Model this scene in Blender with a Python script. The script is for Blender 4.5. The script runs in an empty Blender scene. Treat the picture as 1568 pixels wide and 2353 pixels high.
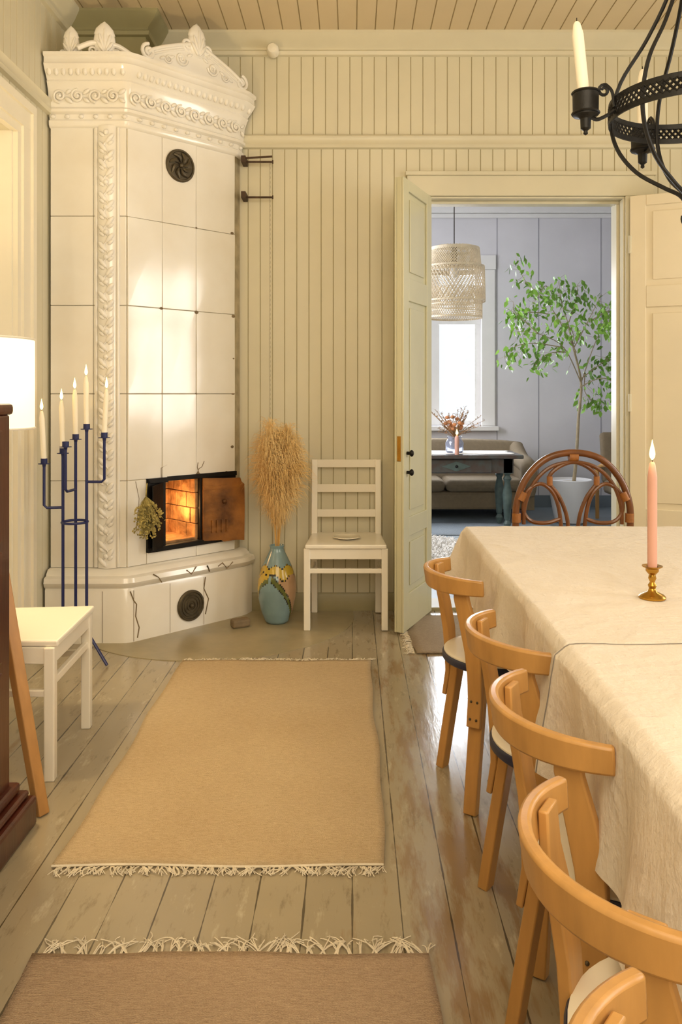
import bpy, bmesh, math, random
from mathutils import Vector, Matrix, noise as mnoise
random.seed(7)
PI = math.pi
FPX, CX, HY, CH = 1850., 810., 905., 1.25
def P(px, py, Y): return Vector(((px-CX)*Y/FPX, Y, CH-(py-HY)*Y/FPX))
V = Vector
S = bpy.context.scene
COL = S.collection

# ------------------------------------------------------------------ materials
def lin(h):
    if not isinstance(h, str): return tuple(h)
    r = []
    for i in (0, 2, 4):
        c = int(h[i:i+2], 16)/255
        r.append(c/12.92 if c <= .04045 else ((c+.055)/1.055)**2.4)
    return tuple(r)
def newmat(name):
    m = bpy.data.materials.new(name); m.use_nodes = True
    nt = m.node_tree
    return m, nt, nt.nodes['Principled BSDF']
def node(nt, t, **kw):
    n = nt.nodes.new(t)
    for k, v in kw.items(): setattr(n, k, v)
    return n
def math_n(nt, op, a, b=None, c=None):
    n = node(nt, 'ShaderNodeMath', operation=op)
    for i, x in enumerate((a, b, c)):
        if x is None: continue
        if isinstance(x, (int, float)): n.inputs[i].default_value = x
        else: nt.links.new(x, n.inputs[i])
    return n.outputs[0]
def mix_n(nt, fac, a, b):
    n = node(nt, 'ShaderNodeMix', data_type='RGBA')
    for s, x in ((n.inputs[0], fac), (n.inputs[6], a), (n.inputs[7], b)):
        if isinstance(x, (int, float)): s.default_value = x
        elif isinstance(x, tuple): s.default_value = (*x[:3], 1)
        else: nt.links.new(x, s)
    return n.outputs[2]
def noise_n(nt, vec, scale, detail=3, stretch=None, rough=.5):
    if stretch:
        mp = node(nt, 'ShaderNodeMapping'); mp.inputs['Scale'].default_value = stretch
        nt.links.new(vec, mp.inputs[0]); vec = mp.outputs[0]
    n = node(nt, 'ShaderNodeTexNoise'); n.inputs['Scale'].default_value = scale
    n.inputs['Detail'].default_value = detail; n.inputs['Roughness'].default_value = rough
    nt.links.new(vec, n.inputs['Vector'])
    return n.outputs['Fac']
def bump_n(nt, b, h, strength, dist=.01):
    n = node(nt, 'ShaderNodeBump'); n.inputs['Strength'].default_value = strength
    n.inputs['Distance'].default_value = dist
    nt.links.new(h, n.inputs['Height']); nt.links.new(n.outputs[0], b.inputs['Normal'])
def M(name, col, rough=.5, var=.06, scale=6, bump=0, bscale=80, metal=0, coat=0, emit=None, es=0, stretch=None, col2=None, sub=0):
    m, nt, b = newmat(name); c = lin(col)
    tc = node(nt, 'ShaderNodeTexCoord').outputs['Object']
    nz = noise_n(nt, tc, scale, 4, stretch)
    k = math_n(nt, 'MULTIPLY_ADD', nz, 2.2, -.6)
    n = nt.nodes[-1]; n.use_clamp = True
    a = tuple(x*(1-var) for x in c); d = tuple(min(1, x*(1+var)) for x in c) if col2 is None else lin(col2)
    nt.links.new(mix_n(nt, k, a, d), b.inputs['Base Color'])
    b.inputs['Roughness'].default_value = rough; b.inputs['Metallic'].default_value = metal
    b.inputs['Coat Weight'].default_value = coat; b.inputs['Coat Roughness'].default_value = .12
    if bump: bump_n(nt, b, noise_n(nt, tc, bscale, 3, stretch), bump)
    if emit:
        b.inputs['Emission Color'].default_value = (*lin(emit), 1); b.inputs['Emission Strength'].default_value = es
    return m

m_wall = M('wall paint sage', 'd9d2b8', .45, .06, 2.2, .05, 30)
m_wallg = M('wall groove', 'bdb392', .6, .06)  # darker colour on the groove faces deepens their shade
m_trim = M('trim paint', 'dad3b9', .35, .05, 3, .04, 30)
m_ceil = M('ceiling paint', 'd8c7a6', .5, .05, 2)
m_ceilg = M('ceiling groove', 'b3a17c', .6, .05)  # groove shade strengthened by a darker colour, as on the walls
m_base = M('baseboard paint', 'a0966f', .4, .08, 5)
m_white_trim = M('cream casing paint', 'f0e9d6', .35, .03, 4)
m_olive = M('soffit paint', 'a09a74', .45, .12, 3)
m_doorg = M('door paint sage', 'd0ccac', .25, .05, 3, .03, 20)
m_doorc = M('door paint cream', 'efe2c5', .35, .04, 3, .03, 20)
m_tile = M('stove glaze', 'efe9dc', .14, .03, 3, .22, 3.0, coat=.4, col2='f8f5ee')
m_grout = M('stove grout', 'b3a78a', .8, .25, 14)
m_crack = M('stove crack', '7d6c52', .8, .2, 20)
m_iron = M('black iron', '1d1a17', .5, .3, 20, .1, 60, metal=.6)
m_rod = M('dark rod iron', '4a3626', .6, .3, 20, .1, 60, metal=.3)
m_rust = M('rusty iron', '54301a', .5, .5, 7, .35, 22, metal=.35, col2='b07434')
m_bronze = M('dark bronze', '5a5140', .45, .3, 30, .15, 60, metal=.6)
m_chain = M('dull chain', '857a5e', .6, .2, 30)
m_birch = M('birch wood', 'c49353', .38, .12, 5, .03, 40, coat=.1, stretch=(6, 6, 1))
m_seatw = M('seat laminate', 'efe6d2', .35, .02)
m_seatb = M('navy seat edge', '20253f', .45, .05)
m_whitep = M('white chair paint', 'f3ecdc', .3, .02, 5)
m_blue = M('navy enamel', '1a235c', .4, .08, 10)
m_wax = M('white wax', 'f7efdc', .5, .02, emit='ffdca0', es=.12)
m_pinkwax = M('pink wax', 'd9a592', .5, .03)
m_flame = M('flame', 'fff0c0', .5, 0, emit='ffc860', es=14)
m_wick = M('wick', '221a12', .9)
m_brass = M('brass', 'b98d3c', .25, .1, 20, metal=.95)
m_black = M('black wrought iron', '262524', .5, .2, 30, .1, 80, metal=.5)
m_rattan = M('rattan', '6e3f17', .35, .25, 14, .05, 50, coat=.3)
m_bind = M('rattan binding', '98602a', .5, .2, 40, .2, 120)
m_pampas = M('pampas plume', 'ecc47c', .9, .10, 6, col2='fbdfa4')
m_stem = M('dry stem', 'cfa55e', .8, .1)
m_shade = M('lamp shade', 'fff6dc', .8, .02, emit='fff0c4', es=1.1)
m_mahog = M('mahogany', '4a1f12', .3, .3, 4, .05, 30, coat=.3, stretch=(5, 5, .6))
m_oak = M('lamp wood', 'b88850', .45, .12, 6, stretch=(6, 6, 1))
m_hearth = M('hearth plate', 'a39879', .35, .16, 5, .15, 12)
m_rwall = M('back room wall', 'd0ced2', .55, .05, 2.5)
m_rwallg = M('back room groove', '92919a', .6)
m_rfloor = M('back room floor', '7e8a92', .35, .15, 6)
m_rtrim = M('back room trim', 'dedcda', .4, .03)
m_sofa = M('sofa fabric', '7d6e57', .9, .08, 30, .3, 200)
m_rtable = M('painted table', '5a3d33', .45, .3, 14, col2='4c5350')
m_rleg = M('painted leg', '4b5a55', .45, .3, 14)
m_leaf = M('ficus leaf', '5f9432', .4, .3, 3, col2='94c44a')
m_bark = M('bark', '9b8c70', .8, .2, 20, .2, 60)
m_pot = M('white pot', 'd8d8da', .4, .03)
m_weave = M('bamboo weave', 'e6d8c0', .6, .10, 20)
m_wool = M('sheep wool', 'efece6', .95, .06, 8)
m_dryg = M('dried herbs', '857a40', .9, .35, 20, col2='d0bc70')
m_dryf = M('dried flowers', '8b7a5a', .9, .3, 20, col2='b98a5a')
m_flor = M('orange bloom', 'c98a5c', .8, .2, 30)
m_seam_shade = M('grey hem', '8d857c', .9, .1, 30)  # colour of the shadow line drawn along the cloth seam
gm = bpy.data.materials.new('window glass'); gm.use_nodes = True; nt = gm.node_tree; nt.nodes.clear()
go = node(nt, 'ShaderNodeOutputMaterial'); ms = node(nt, 'ShaderNodeMixShader'); ms.inputs[0].default_value = .06
tr = node(nt, 'ShaderNodeBsdfTransparent'); gl = node(nt, 'ShaderNodeBsdfGlossy'); gl.inputs['Roughness'].default_value = .05
nt.links.new(tr.outputs[0], ms.inputs[1]); nt.links.new(gl.outputs[0], ms.inputs[2]); nt.links.new(ms.outputs[0], go.inputs[0])

def clothmat():
    m, nt, b = newmat('linen cloth')
    tc = node(nt, 'ShaderNodeTexCoord').outputs['Object']
    n1 = noise_n(nt, tc, 4, 4); n2 = noise_n(nt, tc, 220, 2, (1, 4, 1)); n3 = noise_n(nt, tc, 220, 2, (4, 1, 1))
    k = math_n(nt, 'MULTIPLY_ADD', n1, .8, math_n(nt, 'MULTIPLY_ADD', math_n(nt, 'ADD', n2, n3), .5, -.4)); nt.nodes[-1].use_clamp = True
    nt.links.new(mix_n(nt, k, lin('ddd1c0'), lin('efe6d9')), b.inputs['Base Color'])
    b.inputs['Roughness'].default_value = .85
    w1 = noise_n(nt, tc, 9, 4, (1, 1.6, 1), .55)
    cr = math_n(nt, 'ABSOLUTE', math_n(nt, 'SUBTRACT', w1, .5))
    w2 = noise_n(nt, tc, 26, 4, (1.4, 1, 1), .6)
    cr2 = math_n(nt, 'ABSOLUTE', math_n(nt, 'SUBTRACT', w2, .5))
    h = math_n(nt, 'MULTIPLY_ADD', cr, -1.3, math_n(nt, 'MULTIPLY_ADD', cr2, -.5, math_n(nt, 'MULTIPLY', math_n(nt, 'ADD', n2, n3), .03)))
    bump_n(nt, b, h, .5, .02)
    return m
m_cloth = clothmat()
def rugmat(name, c1, c2):
    m, nt, b = newmat(name)
    tc = node(nt, 'ShaderNodeTexCoord').outputs['Object']
    n1 = noise_n(nt, tc, 60, 3, (1, 5, 1)); n2 = noise_n(nt, tc, 2.0, 3)
    n3 = noise_n(nt, tc, 260, 2, (1, 2, 1))
    k = math_n(nt, 'MULTIPLY_ADD', n1, .9, math_n(nt, 'MULTIPLY_ADD', n3, 1.1, math_n(nt, 'MULTIPLY_ADD', n2, .5, -.75)))
    nt.nodes[-1].use_clamp = True
    nt.links.new(mix_n(nt, k, lin(c1), lin(c2)), b.inputs['Base Color'])
    b.inputs['Roughness'].default_value = .95
    bump_n(nt, b, math_n(nt, 'ADD', n3, n1), .7, .006)
    return m
m_rug = rugmat('beige rug weave', 'b0946e', 'e4cfa8')
m_rug2 = rugmat('brown rug weave', '987e66', 'd0b696')
m_rug3 = rugmat('grey brown rug weave', '8f8070', 'c4b29a')
m_fringe = M('rug fringe', 'e8ddc6', .9, .12, 20)

def brickmat():
    m, nt, b = newmat('firebrick')
    tc = node(nt, 'ShaderNodeTexCoord').outputs['Object']
    nz = noise_n(nt, tc, 14, 5); ns = noise_n(nt, tc, 6, 3)
    c = mix_n(nt, nz, lin('7a5030'), lin('d8a870'))
    k = math_n(nt, 'MULTIPLY', math_n(nt, 'SUBTRACT', ns, .47), 6); nt.nodes[-1].use_clamp = True
    nt.links.new(mix_n(nt, math_n(nt, 'MULTIPLY', k, .6), c, lin('3a2a1c')), b.inputs['Base Color'])
    b.inputs['Roughness'].default_value = .9
    bump_n(nt, b, nz, .9, .03)
    return m
m_brick = brickmat()

def floormat():
    m, nt, b = newmat('painted floor boards')
    pos = node(nt, 'ShaderNodeNewGeometry').outputs['Position']
    sp = node(nt, 'ShaderNodeSeparateXYZ'); nt.links.new(pos, sp.inputs[0])
    x, y = sp.outputs[0], sp.outputs[1]
    u = math_n(nt, 'DIVIDE', math_n(nt, 'ADD', x, 10.03), .118)
    fr = math_n(nt, 'FRACT', u); idx = math_n(nt, 'FLOOR', u)
    wn = node(nt, 'ShaderNodeTexWhiteNoise', noise_dimensions='1D'); nt.links.new(idx, wn.inputs['W'])
    edge = math_n(nt, 'MINIMUM', fr, math_n(nt, 'SUBTRACT', 1, fr))
    wob = math_n(nt, 'MULTIPLY_ADD', noise_n(nt, pos, 6, 4, (1, .8, 1), .65), .075, -.022)
    gap = math_n(nt, 'LESS_THAN', edge, wob)
    n_big = noise_n(nt, pos, 1.6, 4)
    base = mix_n(nt, n_big, lin('9c8f76'), lin('beb195'))
    base = mix_n(nt, math_n(nt, 'MULTIPLY', wn.outputs['Value'], .4), base, lin('8c8069'))
    # scuffs: dark dirt and pale rubbed spots
    sc = noise_n(nt, pos, 26, 5, (1.2, .3, 1), .7)
    sv = math_n(nt, 'MULTIPLY', math_n(nt, 'SUBTRACT', sc, .56), 7); nt.nodes[-1].use_clamp = True
    base = mix_n(nt, math_n(nt, 'MULTIPLY', sv, .55), base, lin('66563e'))
    s2 = noise_n(nt, pos, 15, 5, (1.3, .35, 1.7), .7)
    sv2 = math_n(nt, 'MULTIPLY', math_n(nt, 'SUBTRACT', s2, .58), 8); nt.nodes[-1].use_clamp = True
    base = mix_n(nt, math_n(nt, 'MULTIPLY', sv2, .45), base, lin('d8cdb2'))
    wear = noise_n(nt, pos, 9, 5, (1.6, .28, 1), .65)
    spot = noise_n(nt, pos, 1.3, 2)
    band = math_n(nt, 'SUBTRACT', 1, math_n(nt, 'MULTIPLY', math_n(nt, 'ABSOLUTE', math_n(nt, 'SUBTRACT', x, .28)), 2.0))
    nt.nodes[-1].use_clamp = True
    th = math_n(nt, 'MULTIPLY_ADD', band, .20, math_n(nt, 'MULTIPLY_ADD', spot, .3, -.22))
    wv = math_n(nt, 'MULTIPLY', math_n(nt, 'SUBTRACT', math_n(nt, 'ADD', wear, th), .585), 10)
    nt.nodes[-1].use_clamp = True
    base = mix_n(nt, math_n(nt, 'MULTIPLY', wv, .7), base, lin('8a6a42'))
    base = mix_n(nt, math_n(nt, 'MULTIPLY', gap, .85), base, lin('3c301d'))
    nt.links.new(base, b.inputs['Base Color'])
    r = math_n(nt, 'MULTIPLY_ADD', noise_n(nt, pos, 5, 4, (1, .4, 1)), .26, .04)
    nt.links.new(r, b.inputs['Roughness'])
    b.inputs['Specular IOR Level'].default_value = .7
    h = math_n(nt, 'SUBTRACT', math_n(nt, 'MULTIPLY', n_big, .6), gap)
    h = math_n(nt, 'MULTIPLY_ADD', wear, .4, h)
    bump_n(nt, b, h, .35, .006)
    return m
m_floor = floormat()

# ------------------------------------------------------------------ mesh builder
def wl(o):
    r = Vector((0, 0, 0))
    while o: r += o.location; o = o.parent
    return r
class MB:
    def __init__(s): s.v = []; s.f = []; s.m = []
    def add(s, vs, fs, mi=0, T=None):
        o = len(s.v)
        s.v += [(T @ Vector(p)) if T else Vector(p) for p in vs]
        for f in fs: s.f.append([i+o for i in f]); s.m.append(mi)
        return s
    def box(s, x0, x1, y0, y1, z0, z1, mi=0, T=None):
        vs = [(x, y, z) for z in (z0, z1) for y in (y0, y1) for x in (x0, x1)]
        return s.add(vs, [(0, 2, 3, 1), (4, 5, 7, 6), (0, 1, 5, 4), (2, 6, 7, 3), (0, 4, 6, 2), (1, 3, 7, 5)], mi, T)
    def lathe(s, prof, c=(0, 0, 0), seg=24, mi=0, T=None, mfn=None, cap=True, sx=1, sy=1):
        c = Vector(c); n = len(prof); o = len(s.v)
        for r, z in prof:
            for k in range(seg):
                a = 2*PI*k/seg
                p = Vector((c.x+r*sx*math.cos(a), c.y+r*sy*math.sin(a), c.z+z))
                s.v.append(T @ p if T else p)
        for i in range(n-1):
            for k in range(seg):
                k2 = (k+1) % seg
                s.f.append([o+i*seg+k, o+i*seg+k2, o+(i+1)*seg+k2, o+(i+1)*seg+k])
                s.m.append(mfn(2*PI*(k+.5)/seg, (prof[i][1]+prof[i+1][1])/2) if mfn else mi)
        if cap:
            for i in (0, n-1):
                if prof[i][0] > 1e-5:
                    s.f.append([o+i*seg+k for k in range(seg)]); s.m.append(mi)
        return s
    def ell(s, c, r, R=None, seg=10, rings=6, mi=0):
        T = Matrix.Translation(Vector(c)) @ (R.to_4x4() if R else Matrix()) @ Matrix.Diagonal((*r, 1))
        prof = [(max(1e-6, math.sin(PI*i/rings)), -math.cos(PI*i/rings)) for i in range(rings+1)]
        return s.lathe(prof, (0, 0, 0), seg, mi, T, cap=False)
    def tube(s, pts, r, seg=8, closed=False, mi=0, cap=True):
        pts = [Vector(p) for p in pts]; n = len(pts); o = len(s.v)
        rr = r if isinstance(r, (list, tuple)) else [r]*n
        def tan(i):
            if closed: t = pts[(i+1) % n]-pts[(i-1) % n]
            else: t = pts[min(n-1, i+1)]-pts[max(0, i-1)]
            return t.normalized() if t.length > 1e-9 else Vector((0, 0, 1))
        t = tan(0); a = Vector((0, 0, 1)) if abs(t.z) < .9 else Vector((1, 0, 0))
        u = t.cross(a).normalized()
        for i in range(n):
            t = tan(i); u = (u-t*u.dot(t)).normalized(); w = t.cross(u)
            for k in range(seg):
                q = 2*PI*k/seg
                s.v.append(pts[i]+(u*math.cos(q)+w*math.sin(q))*rr[i])
        for i in range(n if closed else n-1):
            j = (i+1) % n
            for k in range(seg):
                k2 = (k+1) % seg
                s.f.append([o+i*seg+k, o+i*seg+k2, o+j*seg+k2, o+j*seg+k]); s.m.append(mi)
        if cap and not closed:
            s.f.append([o+k for k in range(seg)]); s.m.append(mi)
            s.f.append([o+(n-1)*seg+k for k in range(seg)]); s.m.append(mi)
        return s
    def sweep(s, pts, side, w, t, mi=0):
        pts = [Vector(p) for p in pts]; n = len(pts); o = len(s.v)
        for i in range(n):
            tg = (pts[min(n-1, i+1)]-pts[max(0, i-1)]).normalized()
            sd = Vector(side(i) if callable(side) else side).normalized()
            nn = tg.cross(sd).normalized()
            ww = w[i] if isinstance(w, (list, tuple)) else w
            tt = t[i] if isinstance(t, (list, tuple)) else t
            for a, b in ((-1, -1), (1, -1), (1, 1), (-1, 1)):
                s.v.append(pts[i]+sd*a*ww/2+nn*b*tt/2)
        for i in range(n-1):
            for k in range(4):
                k2 = (k+1) % 4
                s.f.append([o+i*4+k, o+i*4+k2, o+i*4+4+k2, o+i*4+4+k]); s.m.append(mi)
        s.f.append([o, o+1, o+2, o+3]); s.m.append(mi)
        e = o+4*(n-1); s.f.append([e, e+1, e+2, e+3]); s.m.append(mi)
        return s
    def prism(s, poly, ext, mi=0):
        poly = [Vector(p) for p in poly]; n = len(poly); ext = Vector(ext)
        vs = poly+[p+ext for p in poly]
        fs = [list(range(n)), list(range(n, 2*n))]+[[i, (i+1) % n, n+(i+1) % n, n+i] for i in range(n)]
        return s.add(vs, fs, mi)
    def vprism(s, pl, z0, z1, mi=0):
        return s.prism([(x, y, z0) for x, y in pl], (0, 0, z1-z0), mi)
    def grid(s, fn, nu, nv, mi=0):
        o = len(s.v)
        for j in range(nv+1):
            for i in range(nu+1): s.v.append(Vector(fn(i/nu, j/nv)))
        for j in range(nv):
            for i in range(nu):
                a = o+j*(nu+1)+i
                s.f.append([a, a+1, a+nu+2, a+nu+1]); s.m.append(mi)
        return s
    def grooved(s, O, U, W, N, lu, lw, pitch, gw=.008, gd=.009, ph=0, mi=0, gi=1):
        O, U, W, N = Vector(O), Vector(U), Vector(W), Vector(N)
        prof = [(0, 0)]; k = ph
        while k < lu-gw:
            if k > gw: prof += [(k-gw/2, 0), (k, -gd), (k+gw/2, 0)]
            k += pitch
        prof.append((lu, 0)); o = len(s.v)
        for u, d in prof:
            p = O+U*u+N*d; s.v += [p, p+W*lw]
        for i in range(len(prof)-1):
            s.f.append([o+2*i, o+2*i+2, o+2*i+3, o+2*i+1])
            s.m.append(gi if (prof[i][1] < 0 or prof[i+1][1] < 0) else mi)
        return s
    def build(s, name, mats, parent=None, world=False, center=False, loc=None, rotz=0, smooth=40, bevel=0, solid=0, sub=0):
        me = bpy.data.meshes.new(name); off = Vector((0, 0, 0))
        if parent and world: off = wl(parent)
        if center:
            xs = [p.x for p in s.v]; ys = [p.y for p in s.v]
            off = Vector(((min(xs)+max(xs))/2, (min(ys)+max(ys))/2, min(p.z for p in s.v)))
        me.from_pydata([tuple(p-off) for p in s.v], [], s.f)
        mats = mats if isinstance(mats, (list, tuple)) else [mats]
        for m in mats: me.materials.append(m)
        me.polygons.foreach_set('material_index', s.m)
        bm = bmesh.new(); bm.from_mesh(me)
        bmesh.ops.recalc_face_normals(bm, faces=bm.faces); bm.to_mesh(me); bm.free()
        if smooth:
            me.polygons.foreach_set('use_smooth', [True]*len(me.polygons))
            me.set_sharp_from_angle(angle=math.radians(smooth))
        o = bpy.data.objects.new(name, me); COL.objects.link(o)
        if parent: o.parent = parent
        if center: o.location = off
        if loc is not None: o.location = loc
        o.rotation_euler.z = rotz
        if sub:
            md = o.modifiers.new('sub', 'SUBSURF'); md.levels = md.render_levels = sub
        if solid:
            md = o.modifiers.new('solid', 'SOLIDIFY'); md.thickness = solid; md.offset = 0
        if bevel:
            md = o.modifiers.new('bevel', 'BEVEL'); md.width = bevel; md.segments = 2; md.limit_method = 'ANGLE'; md.angle_limit = math.radians(50)
        return o
def tag(o, label, cat, group=None):
    o['label'] = label; o['category'] = cat
    if group: o['group'] = group
    return o
def thing(name, label, cat, loc=(0, 0, 0), rotz=0, group=None):
    o = bpy.data.objects.new(name, None); COL.objects.link(o)
    o.location = loc; o.rotation_euler.z = rotz; o.empty_display_size = .1
    return tag(o, label, cat, group)
def struct(o): o['kind'] = 'structure'; return o
def copy_tree(o, parent=None):
    c = o.copy(); COL.objects.link(c)
    if parent: c.parent = parent
    for ch in list(o.children): copy_tree(ch, c)
    return c
def dup(o, label, loc, rotz=0):
    c = copy_tree(o); c.location = loc; c.rotation_euler.z = rotz; c['label'] = label
    return c
def spiral(c, u, w, r0, r1, turns, a0=0, n=26, sgn=1):
    c, u, w = V(c), V(u), V(w); out = []
    for i in range(n+1):
        t = i/n; r = r0+(r1-r0)*t; a = a0+sgn*2*PI*turns*t
        out.append(c+u*r*math.cos(a)+w*r*math.sin(a))
    return out
def smoothpts(pts, n=6):
    pts = [V(p) for p in pts]; out = []
    for i in range(len(pts)-1):
        p0 = pts[max(0, i-1)]; p1 = pts[i]; p2 = pts[i+1]; p3 = pts[min(len(pts)-1, i+2)]
        for k in range(n):
            t = k/n
            out.append(.5*((2*p1)+(p2-p0)*t+(2*p0-5*p1+4*p2-p3)*t*t+(3*p1-p0-3*p2+p3)*t**3))
    out.append(pts[-1]); return out

# ------------------------------------------------------------------ the room
XL, XR, YB, YF, ZC = -1.55, 3.1, 4.66, -1.6, 3.32
WT = 4.84            # far face of the wall with the doorway
DX0, DX1, DZ = .441, 1.575, 2.391
RY, RX0, RX1, RZ = 8.9, -1.2, 3.6, 3.34
ZZ = V((0, 0, 1))

struct(MB().box(XL-.2, XR+.2, YF-.2, YB+.02, -.12, 0).build('floor', m_floor, smooth=0))
struct(MB().box(RX0, RX1, YB+.02, RY+.2, -.12, 0).build('floor', m_rfloor, smooth=0))
b = MB().grooved((XL, YF, ZC), (1, 0, 0), (0, 1, 0), (0, 0, -1), XR-XL, YB-YF, .105, .007, .004)
b.box(XL-.2, XR+.2, YF-.2, WT, ZC+.015, ZC+.15)
struct(b.build('ceiling', [m_ceil, m_ceilg], smooth=0))
# wall with the doorway
b = MB()
def bw(x0, x1, z0, z1, ph): b.grooved((x0, YB, z0), (1, 0, 0), (0, 0, 1), (0, -1, 0), x1-x0, z1-z0, .0705, .006, .0035, ph)
bw(XL, .36, .09, 2.675, .03); bw(.36, 1.74, 2.5, 2.675, .03); bw(1.74, XR, .09, 2.675, .03); bw(XL, XR, 2.735, 3.24, .055)
b.box(XL-.2, DX0, YB+.01, WT, 0, ZC+.02); b.box(DX1, XR+.2, YB+.01, WT, 0, ZC+.02); b.box(DX0, DX1, YB+.01, WT, DZ, ZC+.02)
struct(b.build('wall_back', [m_wall, m_wallg], smooth=0))
# left wall with door
b = MB()
def lw(y0, y1, z0, z1): b.grooved((XL, y0, z0), (0, 1, 0), (0, 0, 1), (1, 0, 0), y1-y0, z1-z0, .0705, .006, .0035, .03)
LD0, LD1, LDZ = 2.72, 3.68, 2.45
lw(YF, LD0-.1, .09, 2.675); lw(LD1+.1, YB, .09, 2.675); lw(LD0-.1, LD1+.1, LDZ+.1, 2.675); lw(YF, YB, 2.735, 3.24)
b.box(XL-.25, XL-.01, YF-.2, LD0, 0, ZC+.02); b.box(XL-.25, XL-.01, LD1, YB+.1, 0, ZC+.02); b.box(XL-.25, XL-.01, LD0, LD1, LDZ, ZC+.02)
struct(b.build('wall_left', [m_wall, m_wallg], smooth=0))
# right wall with two windows
RW = [(.55, 1.55), (2.90, 3.72)]; RZ0, RZ1 = .9, 2.55
b = MB(); yy = YF
for a_, c_ in RW+[(YB+.02, None)]:
    b.box(XR, XR+.2, yy, a_, 0, ZC)
    if c_: b.box(XR, XR+.2, a_, c_, 0, RZ0); b.box(XR, XR+.2, a_, c_, RZ1, ZC); yy = c_
struct(b.build('wall_right', m_wall, smooth=0))
for k, (a_, c_) in enumerate(RW):
    b = MB(); x0, x1 = XR+.06, XR+.10; my = (a_+c_)/2
    b.box(x0, x1, a_, a_+.05, RZ0, RZ1); b.box(x0, x1, c_-.05, c_, RZ0, RZ1); b.box(x0, x1, a_+.05, c_-.05, RZ0, RZ0+.05); b.box(x0, x1, a_+.05, c_-.05, RZ1-.05, RZ1)
    b.box(x0-.01, x1-.001, my-.04, my+.04, RZ0+.001, RZ1-.001); b.box(x0-.008, x1-.002, a_+.001, c_-.001, 1.98, 2.05)
    o = struct(b.build('window_%d' % (k+2), m_white_trim, smooth=0))
    MB().box(XR+.078, XR+.082, a_+.04, c_-.04, RZ0+.04, RZ1-.04).build('pane', gm, o, smooth=0)
    b = MB(); b.box(XR-.02, XR-.001, a_-.12, a_, RZ0, RZ1); b.box(XR-.02, XR-.001, c_, c_+.12, RZ0, RZ1); b.box(XR-.025, XR-.001, a_-.13, c_+.13, RZ1+.0005, RZ1+.13); b.box(XR-.08, XR-.001, a_-.15, c_+.15, RZ0-.05, RZ0-.0005)
    struct(b.build('trim_%d' % (k+11), m_trim, smooth=0))
struct(MB().box(XL-.2, XR+.2, YF-.2, YF, 0, ZC).build('wall_front', m_wall, smooth=0))
# rails, crown, baseboards
def molding(path, prof, name, mat, smooth=35):
    """path: list of (x,y) walking with the room on the right-hand side; prof (out, z)"""
    b = MB(); n = len(path); pv = [V((x, y, 0)) for x, y in path]; rows = []
    for i in range(n):
        ds = []
        if i > 0: ds.append((pv[i]-pv[i-1]).normalized())
        if i < n-1: ds.append((pv[i+1]-pv[i]).normalized())
        ns = [V((d.y, -d.x, 0)) for d in ds]
        m = ns[0] if len(ns) == 1 else (ns[0]+ns[1])/(1+ns[0].dot(ns[1]))
        rows.append([pv[i]+m*o+V((0, 0, z)) for o, z in prof])
    k = len(prof); vs = [p for r in rows for p in r]
    fs = [[i*k+j, i*k+j+1, (i+1)*k+j+1, (i+1)*k+j] for i in range(n-1) for j in range(k-1)]
    fs += [list(range(k)), [(n-1)*k+j for j in range(k)]]
    b.add(vs, fs); return struct(b.build(name, mat, smooth=smooth))
rail = [(0, 2.665), (.022, 2.67), (.03, 2.685), (.024, 2.70), (.024, 2.725), (.03, 2.735), (.02, 2.745), (0, 2.75)]
molding([(XL, YF), (XL, YB)], rail, 'trim_1', m_trim)
molding([(XL, YB), (XR, YB)], rail, 'trim_2', m_trim)
crown = [(0, 3.20), (.02, 3.205), (.024, 3.225), (.012, 3.235), (.02, 3.25), (.05, 3.27), (.085, 3.305), (.085, 3.32), (0, 3.32)]
FB = 4.40; FX = -1.13
molding([(XL, YF), (XL, FB)], crown, 'trim_3', m_trim)
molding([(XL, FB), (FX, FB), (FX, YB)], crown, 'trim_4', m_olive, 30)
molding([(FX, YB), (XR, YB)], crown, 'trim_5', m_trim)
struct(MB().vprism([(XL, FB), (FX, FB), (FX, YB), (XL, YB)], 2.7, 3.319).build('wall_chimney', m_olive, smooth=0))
bbp = [(0, 0), (.02, 0), (.02, .085), (.012, .1), (0, .1)]
molding([(XL, YB), (DX0-.12, YB)], bbp, 'baseboard_back', m_base)
molding([(DX1+.16, YB), (XR, YB)], bbp, 'baseboard_back_right', m_base)
molding([(XL, YF), (XL, LD0-.15)], bbp, 'baseboard_left_near', m_base)
molding([(XL, LD1+.17), (XL, YB)], bbp, 'baseboard_left', m_base)
# doorway casing
b = MB()
b.box(DX0-.125, DX1+.165, YB-.025, YB+.012, DZ, DZ+.117); b.box(DX0-.135, DX1+.175, YB-.035, YB+.0125, DZ+.117, DZ+.14)
b.box(DX0-.12, DX0, YB-.024, YB+.012, 0, DZ-.0005); b.box(DX1, DX1+.15, YB-.024, YB+.012, 0, DZ-.0005)
b.box(DX0+.0005, DX0+.012, YB-.012, WT+.02, 0, DZ-.013); b.box(DX1-.012, DX1-.0005, YB-.012, WT+.02, 0, DZ-.013); b.box(DX0+.0005, DX1-.0005, YB-.010, WT+.021, DZ-.0125, DZ-.001)
b.box(DX1-.03, DX1-.0125, YB+.05, YB+.1, 0, DZ-.031); b.box(DX0+.0125, DX1-.0125, YB+.05, YB+.1, DZ-.03, DZ-.013)
struct(b.build('trim_6', m_trim, smooth=0, bevel=.003))
struct(MB().box(DX0, DX1, YB-.02, WT+.02, -.01, .018).build('trim_7', m_base, smooth=0, bevel=.004))
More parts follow.
